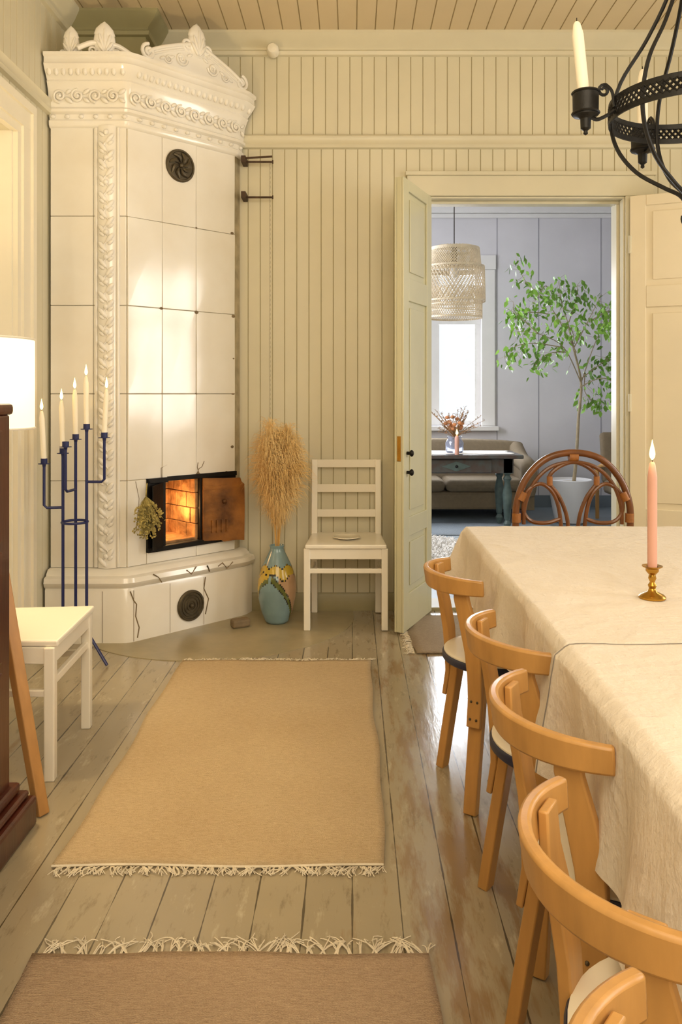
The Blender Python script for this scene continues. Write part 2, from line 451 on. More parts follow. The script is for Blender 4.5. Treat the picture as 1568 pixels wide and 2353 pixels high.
# left wall door + casing
b = MB()
for (w, t, o) in ((.15, .020, .001), (.10, .032, .04), (.04, .045, .12)):
    b.box(XL-.01, XL+t, LD1+o, LD1+o+w, 0, LDZ+o); b.box(XL-.01, XL+t, LD0-o-w, LD0-o, 0, LDZ+o)
    b.box(XL-.01, XL+t+.0004, LD0-o-w, LD1+o+w, LDZ+o+.0003, LDZ+o+w)
b.box(XL-.25, XL-.002, LD1-.015, LD1-.0005, 0, LDZ); b.box(XL-.25, XL-.002, LD0+.0005, LD0+.015, 0, LDZ)
struct(b.build('trim_8', m_white_trim, smooth=0))

def door_leaf(name, w, h, mat, loc, rotz, t=.045):
    b = MB(); f = .012
    b.box(0.0005, w-.0005, -t/2+f, t/2-f, .0125, h-.0005)
    zr = [(.012, .2), (.50, .60), (1.74, 1.86), (h-.06, h)]
    for s in (-1, 1):
        y0, y1 = sorted((s*(t/2-f), s*t/2))
        b.box(0, .085, y0, y1, .012, h); b.box(w-.085, w, y0, y1, .012, h)
        for z0, z1 in zr: b.box(.085, w-.085, y0, y1, z0, z1)
        for (a, _), (c, __) in zip([(z[1], 0) for z in zr[:-1]], [(z[0], 0) for z in zr[1:]]):
            y2, y3 = sorted((s*(t/2-f), s*(t/2-.005)))
            b.box(.12, w-.12, y2, y3, a+.035, c-.035)
    return struct(b.build(name, mat, loc=loc, rotz=rotz, smooth=0, bevel=.003))
hx, hy = .450, 4.61; fx, fy = .262, 4.17
aL = math.atan2(fy-hy, fx-hx); wL = math.hypot(fx-hx, fy-hy)
d1 = door_leaf('door_1', wL, 2.375, m_doorg, (hx-.02, hy, 0), aL, .052)
for z in (.94, .84):
    b = MB(); b.tube([(wL-.05, .026, z), (wL-.05, .045, z)], .009, 10); b.ell((wL-.05, .052, z), (.015, .012, .018))
    b.build('door_knob', m_iron, d1)
MB().box(wL-.001, wL+.002, -.010, .010, .90, 1.03).build('latch_plate', m_brass, d1, smooth=0)
d2 = door_leaf('door_2', .56, 2.375, m_doorc, (1.59, 4.60, 0), math.radians(-24), .045)
for z in (.3, 1.2, 2.1): MB().tube([(0, -.02, z-.05), (0, -.02, z+.05)], .009, 8).build('hinge', m_trim, d2)
d3 = door_leaf('door_3', LD1-LD0-.04, LDZ-.01, m_white_trim, (XL-.1, LD0+.02, 0), PI/2, .045)
MB().ell((.82, -.05, 1.0), (.025, .03, .025)).build('door_knob', m_brass, d3)

# ------------------------------------------------------------------ tiled corner stove
A0 = V((-1.152, 4.10, 0)); UU = V((.70711, .70711, 0)); NN = V((.70711, -.70711, 0))
def D(t, z, n=0): return A0+UU*t+NN*n+ZZ*z
stove = thing('tiled_stove', 'tall white glazed tile corner stove with ornate crown and open fire door', 'stove', (-1.1, 4.35, 0))
def rnd(pts, rad, n=3):
    out = [V((*pts[0], 0))]
    for i in range(1, len(pts)-1):
        p, a, c = V((*pts[i], 0)), V((*pts[i-1], 0)), V((*pts[i+1], 0))
        q0 = p+(a-p).normalized()*rad[i-1]; q1 = p+(c-p).normalized()*rad[i-1]
        for k in range(n+1):
            t = k/n; out.append(q0*(1-t)**2+p*2*t*(1-t)+q1*t*t)
    out.append(V((*pts[-1], 0))); return out
PATH = rnd([(-1.538, 4.10), (-1.152, 4.10), (-.668, 4.584), (-.648, 4.645)], [.010, .010])
def pnorm(path, i):
    ds = []
    if i > 0: ds.append((path[i]-path[i-1]).normalized())
    if i < len(path)-1: ds.append((path[i+1]-path[i]).normalized())
    ns = [V((d.y, -d.x, 0)) for d in ds]
    return ns[0] if len(ns) == 1 else (ns[0]+ns[1])/(1+ns[0].dot(ns[1]))
def loft(b, path, prof, mi=0, cap=True):
    k = len(prof); n = len(path); vs = []
    for i in range(n):
        m = pnorm(path, i)
        vs += [path[i]+m*o+ZZ*z for o, z in prof]
    for q in vs: q.x = max(q.x, XL+.006); q.y = min(q.y, YB-.006)
    fs = [[i*k+j, i*k+j+1, (i+1)*k+j+1, (i+1)*k+j] for i in range(n-1) for j in range(k-1)]
    vs.append(V((XL+.006, YB-.006, prof[-1][1])))
    if cap: fs.append([i*k+k-1 for i in range(n)]+[n*k])
    b.add(vs, fs, mi)
def along(path, s):
    for i in range(len(path)-1):
        d = path[i+1]-path[i]; L = d.length
        if s <= L or i == len(path)-2:
            t = d/L; return path[i]+t*min(s, L), V((t.y, -t.x, 0)), t
        s -= L
PLEN = sum((PATH[i+1]-PATH[i]).length for i in range(len(PATH)-1))
# base
b = MB()
loft(b, PATH, [(.075, 0), (.075, .265), (.07, .275), (.085, .285), (.095, .305), (.088, .328), (.06, .335), (.055, .345), (.035, .362), (0, .366)])
for t in (.0, .21, .42): b.box(-.0012, .0012, -.0005, .0015, .005, .262, 1, Matrix.Translation(D(t, 0, .075)) @ Matrix.Rotation(PI/4, 4, 'Z'))
b.box(-1.251, -1.249, 4.0235, 4.026, .005, .262, 1)
base = b.build('base', [m_tile, m_crack], stove, True, smooth=38)
def crack(pts, r, n): MB().tube([D(t, z, n) for t, z in pts], r, 5).build('crack', m_crack, stove, True)
crack([(-.02, .26), (.0, .21), (.015, .19), (.01, .13), (.03, .07), (.02, .02)], .0032, .0762)
crack([(.43, .26), (.42, .2), (.45, .14), (.43, .06)], .0032, .0762)
crack([(.30, .32), (.33, .295), (.36, .33)], .003, .0935)
crack([(.10, .33), (.13, .31), (.15, .28)], .003, .0935)
crack([(.50, .31), (.53, .325), (.56, .29), (.60, .32)], .003, .0935)
crack([(.44, .30), (.43, .325), (.445, .29)], .004, .0935)
crack([(.42, .81), (.435, .84), (.455, .85), (.47, .88)], .0018, .0066); crack([(.44, .80), (.425, .85), (.43, .875)], .0022, .0066)
crack([(.20, .81), (.20, .86), (.235, .875)], .0014, .0066); crack([(.05, .80), (.07, .71), (.06, .60)], .0012, .0066)
crack([(.13, .80), (.115, .77), (.12, .74)], .002, .0066)
Rd = Matrix((UU, NN, ZZ)).transposed()
for t, z, r in ((.20, 1.70, .012), (.42, 1.695, .014), (.42, 1.25, .008), (.43, .81, .016), (.62, .81, .010), (.66, 2.16, .012), (.668, 1.69, .014), (.665, 1.25, .014), (.668, 1.45, .010), (.66, .95, .014), (.30, .44, .009), (.55, .44, .012), (.42, 2.155, .007)):
    MB().ell(D(t, z, .0055), (r, .0028, r*.7), Rd, 7, 5).build('chip', m_crack, stove, True)
# body: grout core with a hole for the firebox, then glazed tiles
T1, T2, Z1, Z2 = .223, .440, .455, .795
b = MB()
full = [(-1.535, 4.105), (-1.15, 4.105), (-.672, 4.583), (-.65, 4.65), (-1.535, 4.65)]
b.vprism(full, .36, Z1-.005); b.vprism(full, Z2+.005, 2.62)
d = lambda t, n: (D(t, 0, n).x, D(t, 0, n).y)
b.vprism([(-1.535, 4.105), (-1.15, 4.105), d(T1-.005, -.004), d(T1-.005, -.33), (-1.535, 4.6)], Z1-.005, Z2+.005)
b.vprism([d(T2+.005, -.004), (-.672, 4.583), (-.65, 4.65), (-.80, 4.65), d(T2+.005, -.33)], Z1-.005, Z2+.005)
rows = [.366, .807, 1.25, 1.70, 2.154, 2.61]; g = .0013
rt = random.Random(4)
def dt(t0, t1, z0, z1):
    # slightly uneven tiles: every tile stands a little differently
    e = [rt.uniform(-.003, .003) for _ in range(4)]
    vs = [D(t, z, -.01) for t, z in ((t0+g, z0+g), (t1-g, z0+g), (t1-g, z1-g), (t0+g, z1-g))]+[D(t, z, .006+q) for (t, z), q in zip(((t0+g, z0+g), (t1-g, z0+g), (t1-g, z1-g), (t0+g, z1-g)), e)]
    b.add(vs, [(0, 1, 2, 3), (4, 5, 6, 7), (0, 1, 5, 4), (1, 2, 6, 5), (2, 3, 7, 6), (3, 0, 4, 7)], 1)
def ft(x0, x1, z0, z1): b.box(x0+g, x1-g, 4.094, 4.12, z0+g, z1-g, 1)
cols = [.005, .207, .419, .680]
for i in range(5):
    z0, z1 = rows[i], rows[i+1]
    ft(-1.537, -1.318, z0, z1); ft(-1.318, -1.275, z0, z1); ft(-1.215, -1.150, z0, z1)
    if i == 0:
        dt(cols[0], .115, z0, z1); dt(.115, .42, z0, .438); dt(.42, .680, z0, .438)
    else:
        for c in range(3): dt(cols[c], cols[c+1], z0, z1)
body = b.build('body', [m_grout, m_tile], stove, True, smooth=0, bevel=.0025)
# corner pilaster with vine relief
b = MB()
prof = []
for k in range(13):
    a = PI*k/12; prof.append((-1.245-.052*math.cos(a), 4.10-.03*math.sin(a)))
b.vprism(prof, .366, 2.61)
for s in (-1, 1): b.tube([(-1.245+s*.056, 4.088, .37), (-1.245+s*.056, 4.088, 2.6)], .008, 8)
z = .40; k = 0
vine = []
while z < 2.58:
    s = 1 if k % 2 else -1
    R = Matrix.Rotation(s*.7, 3, 'Y')
    b.ell((-1.245+s*.018, 4.068, z), (.013, .012, .032), R, 8, 6)
    b.ell((-1.245-s*.022, 4.070, z+.02), (.010, .010, .018), Matrix.Rotation(-s*.9, 3, 'Y'), 8, 6)
    if k % 3 == 0: b.ell((-1.245, 4.064, z+.03), (.014, .012, .014), None, 8, 6)
    vine.append((-1.245+s*.014, 4.068, z)); z += .042; k += 1
b.tube(smoothpts(vine, 3), .0055, 6)
b.build('pilaster', m_tile, stove, True, smooth=60)
# cornice
b = MB()
CP = [(0, 2.60), (.012, 2.602), (.022, 2.615), (.022, 2.635), (.012, 2.642), (.014, 2.668), (.034, 2.676), (.036, 2.69), (.022, 2.70), (.03, 2.77), (.046, 2.812), (.052, 2.822), (.048, 2.832),
      (.064, 2.85), (.086, 2.878), (.096, 2.895), (.090, 2.905), (.090, 2.93), (.102, 2.936), (.102, 2.952), (.08, 2.958), (.0, 2.96)]
loft(b, PATH, CP)
s = .02; k = 0
while s < PLEN-.03:
    p, n, t = along(PATH, s)
    R = Matrix((t, n, ZZ)).transposed()
    b.ell(p+n*.072+ZZ*2.868, (.014, .014, .024), R, 8, 6)
    if k % 2 == 0: b.ell(p+n*.02+ZZ*2.655, (.014, .012, .010), R, 8, 5)
    s += .036; k += 1
s = .06; k = 0
while s < PLEN-.05:
    p, n, t = along(PATH, s); sg = 1 if k % 2 else -1
    c = p+n*.036+ZZ*(2.755)
    b.tube(spiral(c, t, ZZ, .034, .006, 1.6, PI*(.5 if sg > 0 else 1.5), 22, sg), .0065, 6)
    R = Matrix((t, n, ZZ)).transposed()
    b.ell(c, (.010, .012, .010), R, 8, 6)
    p2, n2, t2 = along(PATH, min(PLEN, s+.045))
    b.ell(p2+n2*.034+ZZ*(2.755+sg*.022), (.024, .010, .011), Matrix((t2, n2, ZZ)).transposed() @ Matrix.Rotation(-sg*.6, 3, 'Y'), 8, 6)
    b.ell(p2+n2*.034+ZZ*(2.755-sg*.022), (.020, .010, .010), Matrix((t2, n2, ZZ)).transposed() @ Matrix.Rotation(sg*.6, 3, 'Y'), 8, 6)
    s += .09; k += 1
b.build('cornice', m_tile, stove, True, smooth=50)
def palm(b, c, u, n, h, w, dth):
    c, u, n = V(c), V(u), V(n)
    R = Matrix((u, n, ZZ)).transposed()
    b.ell(c+ZZ*h*.40, (w*.42, dth, h*.42), R, 14, 8)
    T = Matrix.Translation(c+ZZ*h*.5) @ R.to_4x4()
    b.lathe([(w*.34, 0), (w*.40, h*.12), (w*.33, h*.28), (w*.16, h*.43), (.0015, h*.52)], (0, 0, 0), 14, 0, T, sy=dth/(w*.42))
    for a, l in ((-.6, .55), (-.3, .75), (0, .93), (.3, .75), (.6, .55)):
        b.ell(c+u*math.sin(a)*h*l*.42+n*-dth*.8+ZZ*math.cos(a)*h*l*.48, (w*.075, dth*.35, h*l*.38), R @ Matrix.Rotation(a, 3, 'Y'), 8, 6)
    for sg in (-1, 1):
        b.tube(spiral(c+u*sg*w*.42+ZZ*h*.10, u*sg, ZZ, w*.17, w*.03, 1.3, -PI/2, 18), w*.05, 6)
ZT = 2.957
b = MB(); palm(b, (-1.415, 4.05, ZT-.005), (1, 0, 0), (0, 1, 0), .145, .10, .02); b.build('palmette', m_tile, stove, True, smooth=60)
b = MB()
cu = V((1, .35, 0)).normalized(); cn = V((-.35, 1, 0)).normalized()
palm(b, (-1.245, 4.045, ZT-.005), cu, cn, .165, .13, .022)
for sg in (-1, 1): b.tube(smoothpts([V((-1.245, 4.045, ZT+.05))+cu*sg*.03, V((-1.245, 4.045, ZT+.045))+cu*sg*.07, V((-1.245, 4.045, ZT+.012))+cu*sg*.13], 5), .014, 8)
b.build('palmette', m_tile, stove, True, smooth=60)
# pediment on the diagonal face
b = MB(); n0 = .045; tc = .385
def hgt(t):
    x = abs(t-tc)/.30; return .035+.135*max(0, 1-x)**.75 if x < 1 else .03
ts = [.085+.6*i/30 for i in range(31)]
outl = [(t, ZT+hgt(t)) for t in ts]
b.prism([D(ts[0], ZT-.01, n0)]+[D(t, z, n0) for t, z in outl]+[D(ts[-1], ZT-.01, n0)], NN*.022)
for off in (.004, -.022): b.tube([D(t, z+off, n0+.022) for t, z in outl if abs(t-tc) > .03], .010 if off > 0 else .006, 8)
for sg in (-1, 1):
    b.tube(spiral(D(tc+sg*.295, ZT+.042, n0+.02), UU*sg, ZZ, .042, .008, 1.5, PI/2, 24, -1), .010, 8)
    b.tube(spiral(D(tc+sg*.06, ZT+.15, n0+.02), UU*sg, ZZ, .034, .007, 1.4, -PI/2, 22, 1), .009, 8)
    b.tube(spiral(D(tc+sg*.10, ZT+.062, n0+.024), UU*sg, ZZ, .036, .006, 1.7, PI, 24, 1), .007, 6)
    b.tube(spiral(D(tc+sg*.18, ZT+.040, n0+.024), UU*sg, ZZ, .024, .005, 1.5, 0, 20, -1), .006, 6)
    for q in range(4):
        b.ell(D(tc+sg*(.05+.055*q), ZT+.095-.02*q, n0+.024), (.020, .008, .008), Rd @ Matrix.Rotation(sg*.5, 3, 'Y'), 8, 5)
palm(b, D(tc, ZT+.095, n0+.015), UU, -NN, .185, .14, .026)
b.build('pediment', m_tile, stove, True, smooth=60)
# rosette vent
def disc(name, t, z, n, r, mat, vanes):
    b = MB(); T = Matrix.Translation(D(t, z, n)) @ Matrix((UU, ZZ, NN)).transposed().to_4x4()
    b.lathe([(r, -.006), (r, .006), (r*.93, .012), (r*.86, .012), (r*.82, .006), (.0005, .006)], (0, 0, 0), 36, 0, T)
    if vanes:
        for k in range(8):
            a = 2*PI*k/8; pts = [(r*.2*math.cos(a), r*.2*math.sin(a), .008), (r*.5*math.cos(a+.25), r*.5*math.sin(a+.25), .012), (r*.8*math.cos(a+.7), r*.8*math.sin(a+.7), .008)]
            b.tube([T @ V(p) for p in smoothpts(pts, 4)], [.004+.007*math.sin(PI*i/8) for i in range(9)], 6)
    else:
        for q in (.3, .5, .68): b.tube([T @ V((r*q*math.cos(2*PI*k/30), r*q*math.sin(2*PI*k/30), .008)) for k in range(30)], .0035, 6, True)
    b.ell(D(t, z, n+.012), (r*.16,)*3, None, 10, 6)
    b.build(name, mat, stove, True)
disc('vent_rosette', .315, 2.472, .008, .088, m_bronze, True)
disc('ash_door', .335, .125, .078, .082, m_bronze, False)
# firebox
b = MB(); I = -.32
def dbox(t0, t1, z0, z1, n0_, n1_, mi=0):
    vs = [D(t, z, n) for n in (n0_, n1_) for t, z in ((t0, z0), (t1, z0), (t1, z1), (t0, z1))]
    b.add(vs, [(0, 1, 2, 3), (4, 5, 6, 7), (0, 1, 5, 4), (1, 2, 6, 5), (2, 3, 7, 6), (3, 0, 4, 7)], mi)
rr = random.Random(3)
for r_ in range(4):                         # bricks of the three inner walls, floor and roof
    z0 = Z1+.085*r_; z1 = z0+.082
    o = .06 if r_ % 2 else 0
    for t0 in (T1-.0-o, T1+.11-o, T1+.22-o):
        a, c = max(T1, t0), min(T2, t0+.107)
        if c-a > .01: dbox(a, c, z0, z1, I, I+.03+rr.random()*.01)
    for n_ in range(4):
        n1_ = -.01-.09*n_+(.04 if r_ % 2 else 0); n2_ = max(I, n1_-.087); n1_ = min(-.012, n1_)
        dbox(T2-.015-rr.random()*.006, T2+.004, z0, z1, n2_, n1_); dbox(T1-.004, T1+.012, z0, z1, n2_, n1_)
dbox(T1, T2, Z1-.004, Z1+.012, I, -.01); dbox(T1, T2, Z2-.01, Z2+.004, I, -.01)
b.build('firebox', m_brick, stove, True, smooth=0, bevel=.004)
b = MB()
dbox(.112, .235, Z2-.012, Z2+.014, .0, .02); dbox(.235, .685, Z2-.006, Z2+.018, .0, .018); dbox(.112, .685, Z1-.03, Z1-.004, .0, .024)
dbox(.112, .128, Z1-.03, Z2+.014, .0, .02); dbox(T1-.018, T1, Z1-.03, Z2+.014, -.03, .014); dbox(T2, T2+.014, Z1-.03, Z2, -.03, .012)
dbox(.128, T1-.018, Z1-.004, Z2-.012, .0, .008); dbox(T2+.014, .685, Z1-.004, Z2, .0, .007)
b.build('door_frame', m_iron, stove, True, smooth=0, bevel=.002)
b = MB()
q = math.radians(16)
def LD(s_, z, e): return D(T2+.012+s_*math.cos(q), z, .014+s_*math.sin(q)+e)
w_ = .240
oc = [(0, Z1-.01), (w_*.45, Z1-.014), (w_*.5, Z1-.024), (w_*.8, Z1-.02), (w_, Z1-.026), (w_*1.01, Z1+.16), (w_, Z2-.05), (w_*.93, Z2-.035), (w_*.9, Z2-.014), (w_*.5, Z2-.012), (0, Z2-.006)]
b.prism([LD(s_, z, 0) for s_, z in oc], NN*.009)
for k in range(4): b.prism([LD(.045+.028*k, Z1+.03, .009), LD(.055+.028*k, Z1+.03, .009), LD(.055+.028*k, Z1+.10, .009), LD(.045+.028*k, Z1+.10, .009)], NN*.008)
b.ell(LD(.12, Z1+.2, .014), (.014, .014, .014))
for z in (Z1+.05, Z2-.06): b.prism([LD(.0, z-.012, .009), LD(.11, z-.008, .009), LD(.11, z+.008, .009), LD(.0, z+.012, .009)], NN*.004)
b.build('fire_door', m_rust, stove, True, smooth=0)
b = MB(); q2 = math.radians(28)
def LL(s_, z, e): return D(T1-.02-s_*math.cos(q2), z, .014+s_*math.sin(q2)+e)
b.prism([LL(s_, z, 0) for s_, z in [(0, Z1-.01), (.10, Z1-.012), (.10, Z2-.02), (0, Z2-.01)]], NN*.008)
b.build('fire_door', m_iron, stove, True, smooth=0)
b = MB(); b.lathe([(.0005, 0), (.012, .008), (.012, .015), (.006, .03), (.0005, .045)], D(T1+.03, Z1+.012, -.06), 10)
tag(b.build('flame', m_flame, center=True), 'small low flame inside the open stove firebox', 'flame')
# hearth plate
b = MB(); pts = []
for k in range(49):
    a = PI+PI*.02+(PI*.98)*k/48; pts.append((-.75+.76*math.cos(a), 4.52+.76*math.sin(a)))
pts = [(max(XL+.01, x), y) for x, y in pts]+[(0.0, 4.63), (XL+.01, 4.63)]
b.vprism(pts, 0.0, .003)
tag(b.build('hearth_plate', m_hearth, center=True, smooth=0), 'grey rounded hearth plate on the floor around the tiled stove', 'hearth')
b = MB(); b.box(-.05, .05, -.03, .03, 0, .045)
tag(b.build('brick_shard', m_crack, loc=(-.60, 4.31, .003), rotz=.5, smooth=0, bevel=.012), 'small broken brick shard on the hearth by the stove foot', 'brick')
# dried bunch on the left fire door
b = MB(); rr = random.Random(5); c0 = D(.045, .735, .115); cc = D(.045, .62, .125)
b.tube([D(.09, .79, .05), c0], .003, 5)
for k in range(170):
    a1 = rr.random()*2*PI; f = math.sqrt(rr.random())
    p2 = cc+UU*.072*f*math.cos(a1)+ZZ*(.095*f*math.sin(a1)-.01)+NN*rr.uniform(-.03, .05)
    p1 = c0.lerp(p2, .55)+V((rr.uniform(-.01, .01), rr.uniform(-.01, .01), 0))
    b.tube([c0, p1, p2], .0010, 3)
    for q_ in range(3):
        b.ell(p1.lerp(p2, .5+.25*q_)+V((rr.uniform(-.008, .008), rr.uniform(-.008, .008), rr.uniform(-.008, .008))), (rr.uniform(.003, .007), .003, rr.uniform(.003, .008)), Matrix.Rotation(rr.random()*3, 3, 'Y'), 5, 4)
tag(b.build('dried_herb_bunch', m_dryg, center=True), 'round bunch of dried herbs hanging on the dark left fire door of the stove', 'dried herbs')
# damper rods and chain on the wall
for z, lb in ((2.575, 'upper pair of dark iron damper rods beside the stove top, with a pull chain'), (2.373, 'lower single dark iron damper rod sticking out beside the stove')):
    t = thing('damper_rod', lb, 'rod', (-.62, 4.60, z))
    MB().tube([(-.632, 4.60, z), (-.46, 4.60, z)], .006, 8).build('rod', m_rod, t, True)
    if z > 2.5: MB().tube([(-.632, 4.57, z+.012), (-.455, 4.57, z+.022)], .006, 8).build('rod', m_rod, t, True)
    MB().box(-.630, -.605, 4.555, 4.659, z-.012, z+.024).build('bracket', m_rod, t, True, smooth=0)
    MB().tube([(-.455, 4.60, z-.010), (-.455, 4.60, z+.010)], .004, 8).build('stop', m_rod, t, True)
    if z > 2.5:
        b = MB(); zz = 2.57; k = 0
        while zz > 1.03:
            R = Matrix.Rotation(PI/2*(k % 2), 3, 'Z')
            b.tube([V((-.472, 4.612, zz))+R @ V((.0025*math.cos(a*PI/3), 0, .008*math.sin(a*PI/3))) for a in range(6)], .0007, 4, True)
            zz -= .0135; k += 1
        b.build('pull_chain', m_chain, t, True)
b = MB(); b.lathe([(.034, 0), (.034, .05), (.026, .062), (.0005, .066)], (0, 0, 0), 20, 0, Matrix.Translation((-.455, YB-.028, 3.215)) @ Matrix.Rotation(PI/2, 4, 'X'))
tag(b.build('round_wall_cap', m_white_trim, center=True), 'small round white cap on the wall under the ceiling moulding', 'wall cap')

# ------------------------------------------------------------------ vase and pampas grass
VX, VY = -.412, 4.40
prof = [(.052, 0), (.065, .01), (.085, .06), (.102, .14), (.107, .19), (.100, .25), (.080, .31), (.056, .36), (.041, .39), (.037, .405), (.042, .42), (.036, .422), (.030, .405), (.03, .36)]
pp = []
for i in range(len(prof)-1):
    for k in range(6):
        t = k/6; pp.append((prof[i][0]*(1-t)+prof[i+1][0]*t, prof[i][1]*(1-t)+prof[i+1][1]*t))
pp.append(prof[-1])
def vcol(a, z):
    x = ((a-(-PI/2)+PI) % (2*PI))-PI          # angle from the camera side, + to the right
    zig = .315+.022*abs(((x*2.2) % 2)-1)-.012
    low = zig-.045-.015*math.sin(x*3)
    if z > zig+.004: return 0
    if z > zig: return 4
    if z > low: return 1
    if z > low-.006: return 4
    c = .25-.10*(x+.15)-.05*max(0, x)**2
    if x > -.25:
        if abs(z-c) < .016: return 2
        if abs(z-c) < .022: return 4
        if z > c and x > .2: return 3
    if x < -.35:
        e = .235-.11*(x+.35)**2*1.2
        if z > e: return 1 if (z > e+.022) else 2
        if z > e-.006: return 4
    return 0
m_vb = M('vase blue glaze', '7f9ba2', .2, .12, 8, coat=.4); m_vy = M('vase yellow glaze', 'c4a83c', .2, .1, 8, coat=.4)
m_vg = M('vase green glaze', '646c34', .2, .2, 8, coat=.4); m_vp = M('vase pink glaze', 'bd9a78', .25, .1, 8, coat=.4); m_vk = M('vase black line', '1c1a18', .3)
vase = MB().lathe(pp, (0, 0, 0), 90, 0, None, vcol).build('floor_vase', [m_vb, m_vy, m_vg, m_vp, m_vk], loc=(VX, VY, .003))
tag(vase, 'blue glazed floor vase with yellow, green and pink pattern beside the stove', 'vase')
rr = random.Random(11)
pg = thing('pampas_grass', 'fluffy golden bunch of dried pampas grass standing in the blue floor vase', 'pampas grass', (VX, VY, .10))
for k, (dx, dy, h, ln) in enumerate(((-.022, .0, 1.06, .50), (.035, .02, 1.03, .50), (.055, -.02, .95, .44), (-.035, -.02, .96, .44), (.012, .03, 1.0, .50))):
    tip = V((VX+dx*1.7, VY+dy*1.4, h)); ft_ = V((VX+dx*.15, VY+dy*.15, .10)); mid = V((VX+dx*.25, VY+dy*.25, .46)); m2 = V((VX+dx*.9, VY+dy*.8, .75))
    ax = smoothpts([ft_, mid, m2, tip], 8)
    MB().tube(ax[:-4], .0032, 5).build('stem', m_stem, pg, True)
    b = MB()
    for q in range(1500):
        f = rr.random()**.8; i = h-ln+f*ln
        for a_, c_ in zip(ax[:-1], ax[1:]):
            if a_.z <= i <= c_.z: p = a_.lerp(c_, (i-a_.z)/max(1e-6, c_.z-a_.z)); break
        else: p = ax[-1]
        an = rr.random()*2*PI
        wdt = (.010+.130*math.sin(PI*min(1, f*.80+.06))**1.2)*rr.uniform(.2, 1.2)
        out = V((math.cos(an), math.sin(an), 0)); up = rr.uniform(.02, .08)
        p1 = p+out*wdt*.45+ZZ*up*.8; p2 = p+out*wdt*.85+ZZ*(up*.9-rr.uniform(-.01, .02)); p3 = p+out*wdt*1.15+ZZ*(up*.5-rr.uniform(.0, .06))
        sd = V((-out.y, out.x, 0))*.0008+ZZ*.0006
        b.add([p-sd, p+sd, p1+sd, p1-sd, p2+sd, p2-sd, p3], [(0, 1, 2, 3), (3, 2, 4, 5), (5, 4, 6)])
    b.build('plume', m_pampas, pg, True)

# ------------------------------------------------------------------ white ladder-back chairs (facing -y)
def white_chair(label, loc, rotz):
    t = thing('wooden_chair', label, 'chair', loc, rotz)
    hw, L = .205, .034
    b = MB()
    b.prism([(-.215, -.205, .432), (.215, -.205, .432), (.195, .185, .432), (-.195, .185, .432)], (0, 0, .022))
    b.build('seat', m_whitep, t, smooth=0, bevel=.006)
    for s in (-1, 1):
        MB().box(s*hw-L/2, s*hw+L/2, -.195, -.195+L, 0, .432).build('leg', m_whitep, t, smooth=0, bevel=.004)
        bx = s*.182
        MB().sweep([(bx, .17, 0), (bx, .165, .43), (bx, .175, .6), (bx, .20, .87)], (1, 0, 0), L, L*.9).build('leg', m_whitep, t, smooth=0, bevel=.004)
    b = MB(); b.box(-hw, hw, -.19, -.168, .375, .4315)
    for s in (-1, 1): b.prism([(s*hw-.009, -.18, .376), (s*hw+.009, -.18, .376), (s*.182+.009, .16, .376), (s*.182-.009, .16, .376)], (0, 0, .055))
    b.box(-.18, .18, .155, .175, .375, .4315)
    b.build('apron', m_whitep, t, smooth=0, bevel=.003)
    MB().box(-hw, hw, -.187, -.169, .30, .325).build('stretcher', m_whitep, t, smooth=0, bevel=.003)
    MB().box(-.182, .182, .158, .174, .335, .355).build('stretcher', m_whitep, t, smooth=0, bevel=.003)
    for s in (-1, 1):
        MB().prism([(s*hw-.009, -.18, .27), (s*hw+.009, -.18, .27), (s*.182+.009, .17, .27), (s*.182-.009, .17, .27)], (0, 0, .022)).build('stretcher', m_whitep, t, smooth=0, bevel=.003)
    for z0, z1, y in ((.825, .87, .195), (.685, .73, .181), (.545, .588, .169)):
        b = MB(); b.box(-.182, .182, y-.006, y+.006, z0, z1)
        b.build('back_slat', m_whitep, t, smooth=0, bevel=.003)
    return t
wc1 = white_chair('white painted ladder-back chair against the panelled wall, holding a plate', (-.034, 4.43, .003), 0)
wc2 = dup(wc1, 'white painted wooden chair by the left wall beside the dark cabinet', (-1.165, 2.805, 0), PI/2+math.radians(2.5))
b = MB(); b.lathe([(.0005, 0), (.04, .0), (.045, .004), (.075, .012), (.074, .015), (.042, .007), (.0005, .006)], (0, 0, 0), 32)
pl = b.build('plate', M('plate glaze', 'f0e8d4', .15, .02, coat=.4), loc=(-.03, 4.40, .4575)); tag(pl, 'small cream plate lying on the seat of the white chair', 'plate')

# ------------------------------------------------------------------ candles and candelabrum
def candle(name, label, loc, r, h, wax, lit, group=None, lean=(0, 0)):
    t = thing(name, label, 'candle', loc, 0, group)
    b = MB(); n = 8
    pts = [V((lean[0]*h*i/n, lean[1]*h*i/n, h*i/n)) for i in range(n+1)]
    top = pts[-1]
    rad = [r]*(n)+[r*.62]
    b.tube(pts+[top+ZZ*.006], rad+[r*.3], 16); b.build('wax', wax, t, smooth=50)
    MB().tube([top, top+ZZ*.016], .0013, 5).build('wick', m_wick, t)
    if lit:
        f = r*.62 if r > .011 else r*.7
        MB().lathe([(.0004, 0), (f*.8, .008), (f, .016), (f*.75, .028), (f*.3, .042), (.0004, .052)], top+ZZ*.009, 12).build('flame', m_flame, t, smooth=80)
    return t
CBX, CBY = -1.29, 3.74
cb = thing('candelabrum', 'tall blue iron floor candelabrum with five white candles beside the stove', 'candelabrum', (CBX, CBY, 0))
ups = [(175, .972, (-.12, .05)), (105, 1.034, (.03, .14)), (355, 1.085, (.11, -.05))]
tops = []
def cup(parent, p):
    b = MB(); b.lathe([(.007, -.012), (.009, 0), (.027, .0), (.027, .003), (.015, .004), (.015, .026), (.0125, .026), (.0125, .006), (.0005, .006)], p, 20)
    b.build('candle_cup', m_blue, parent, True)
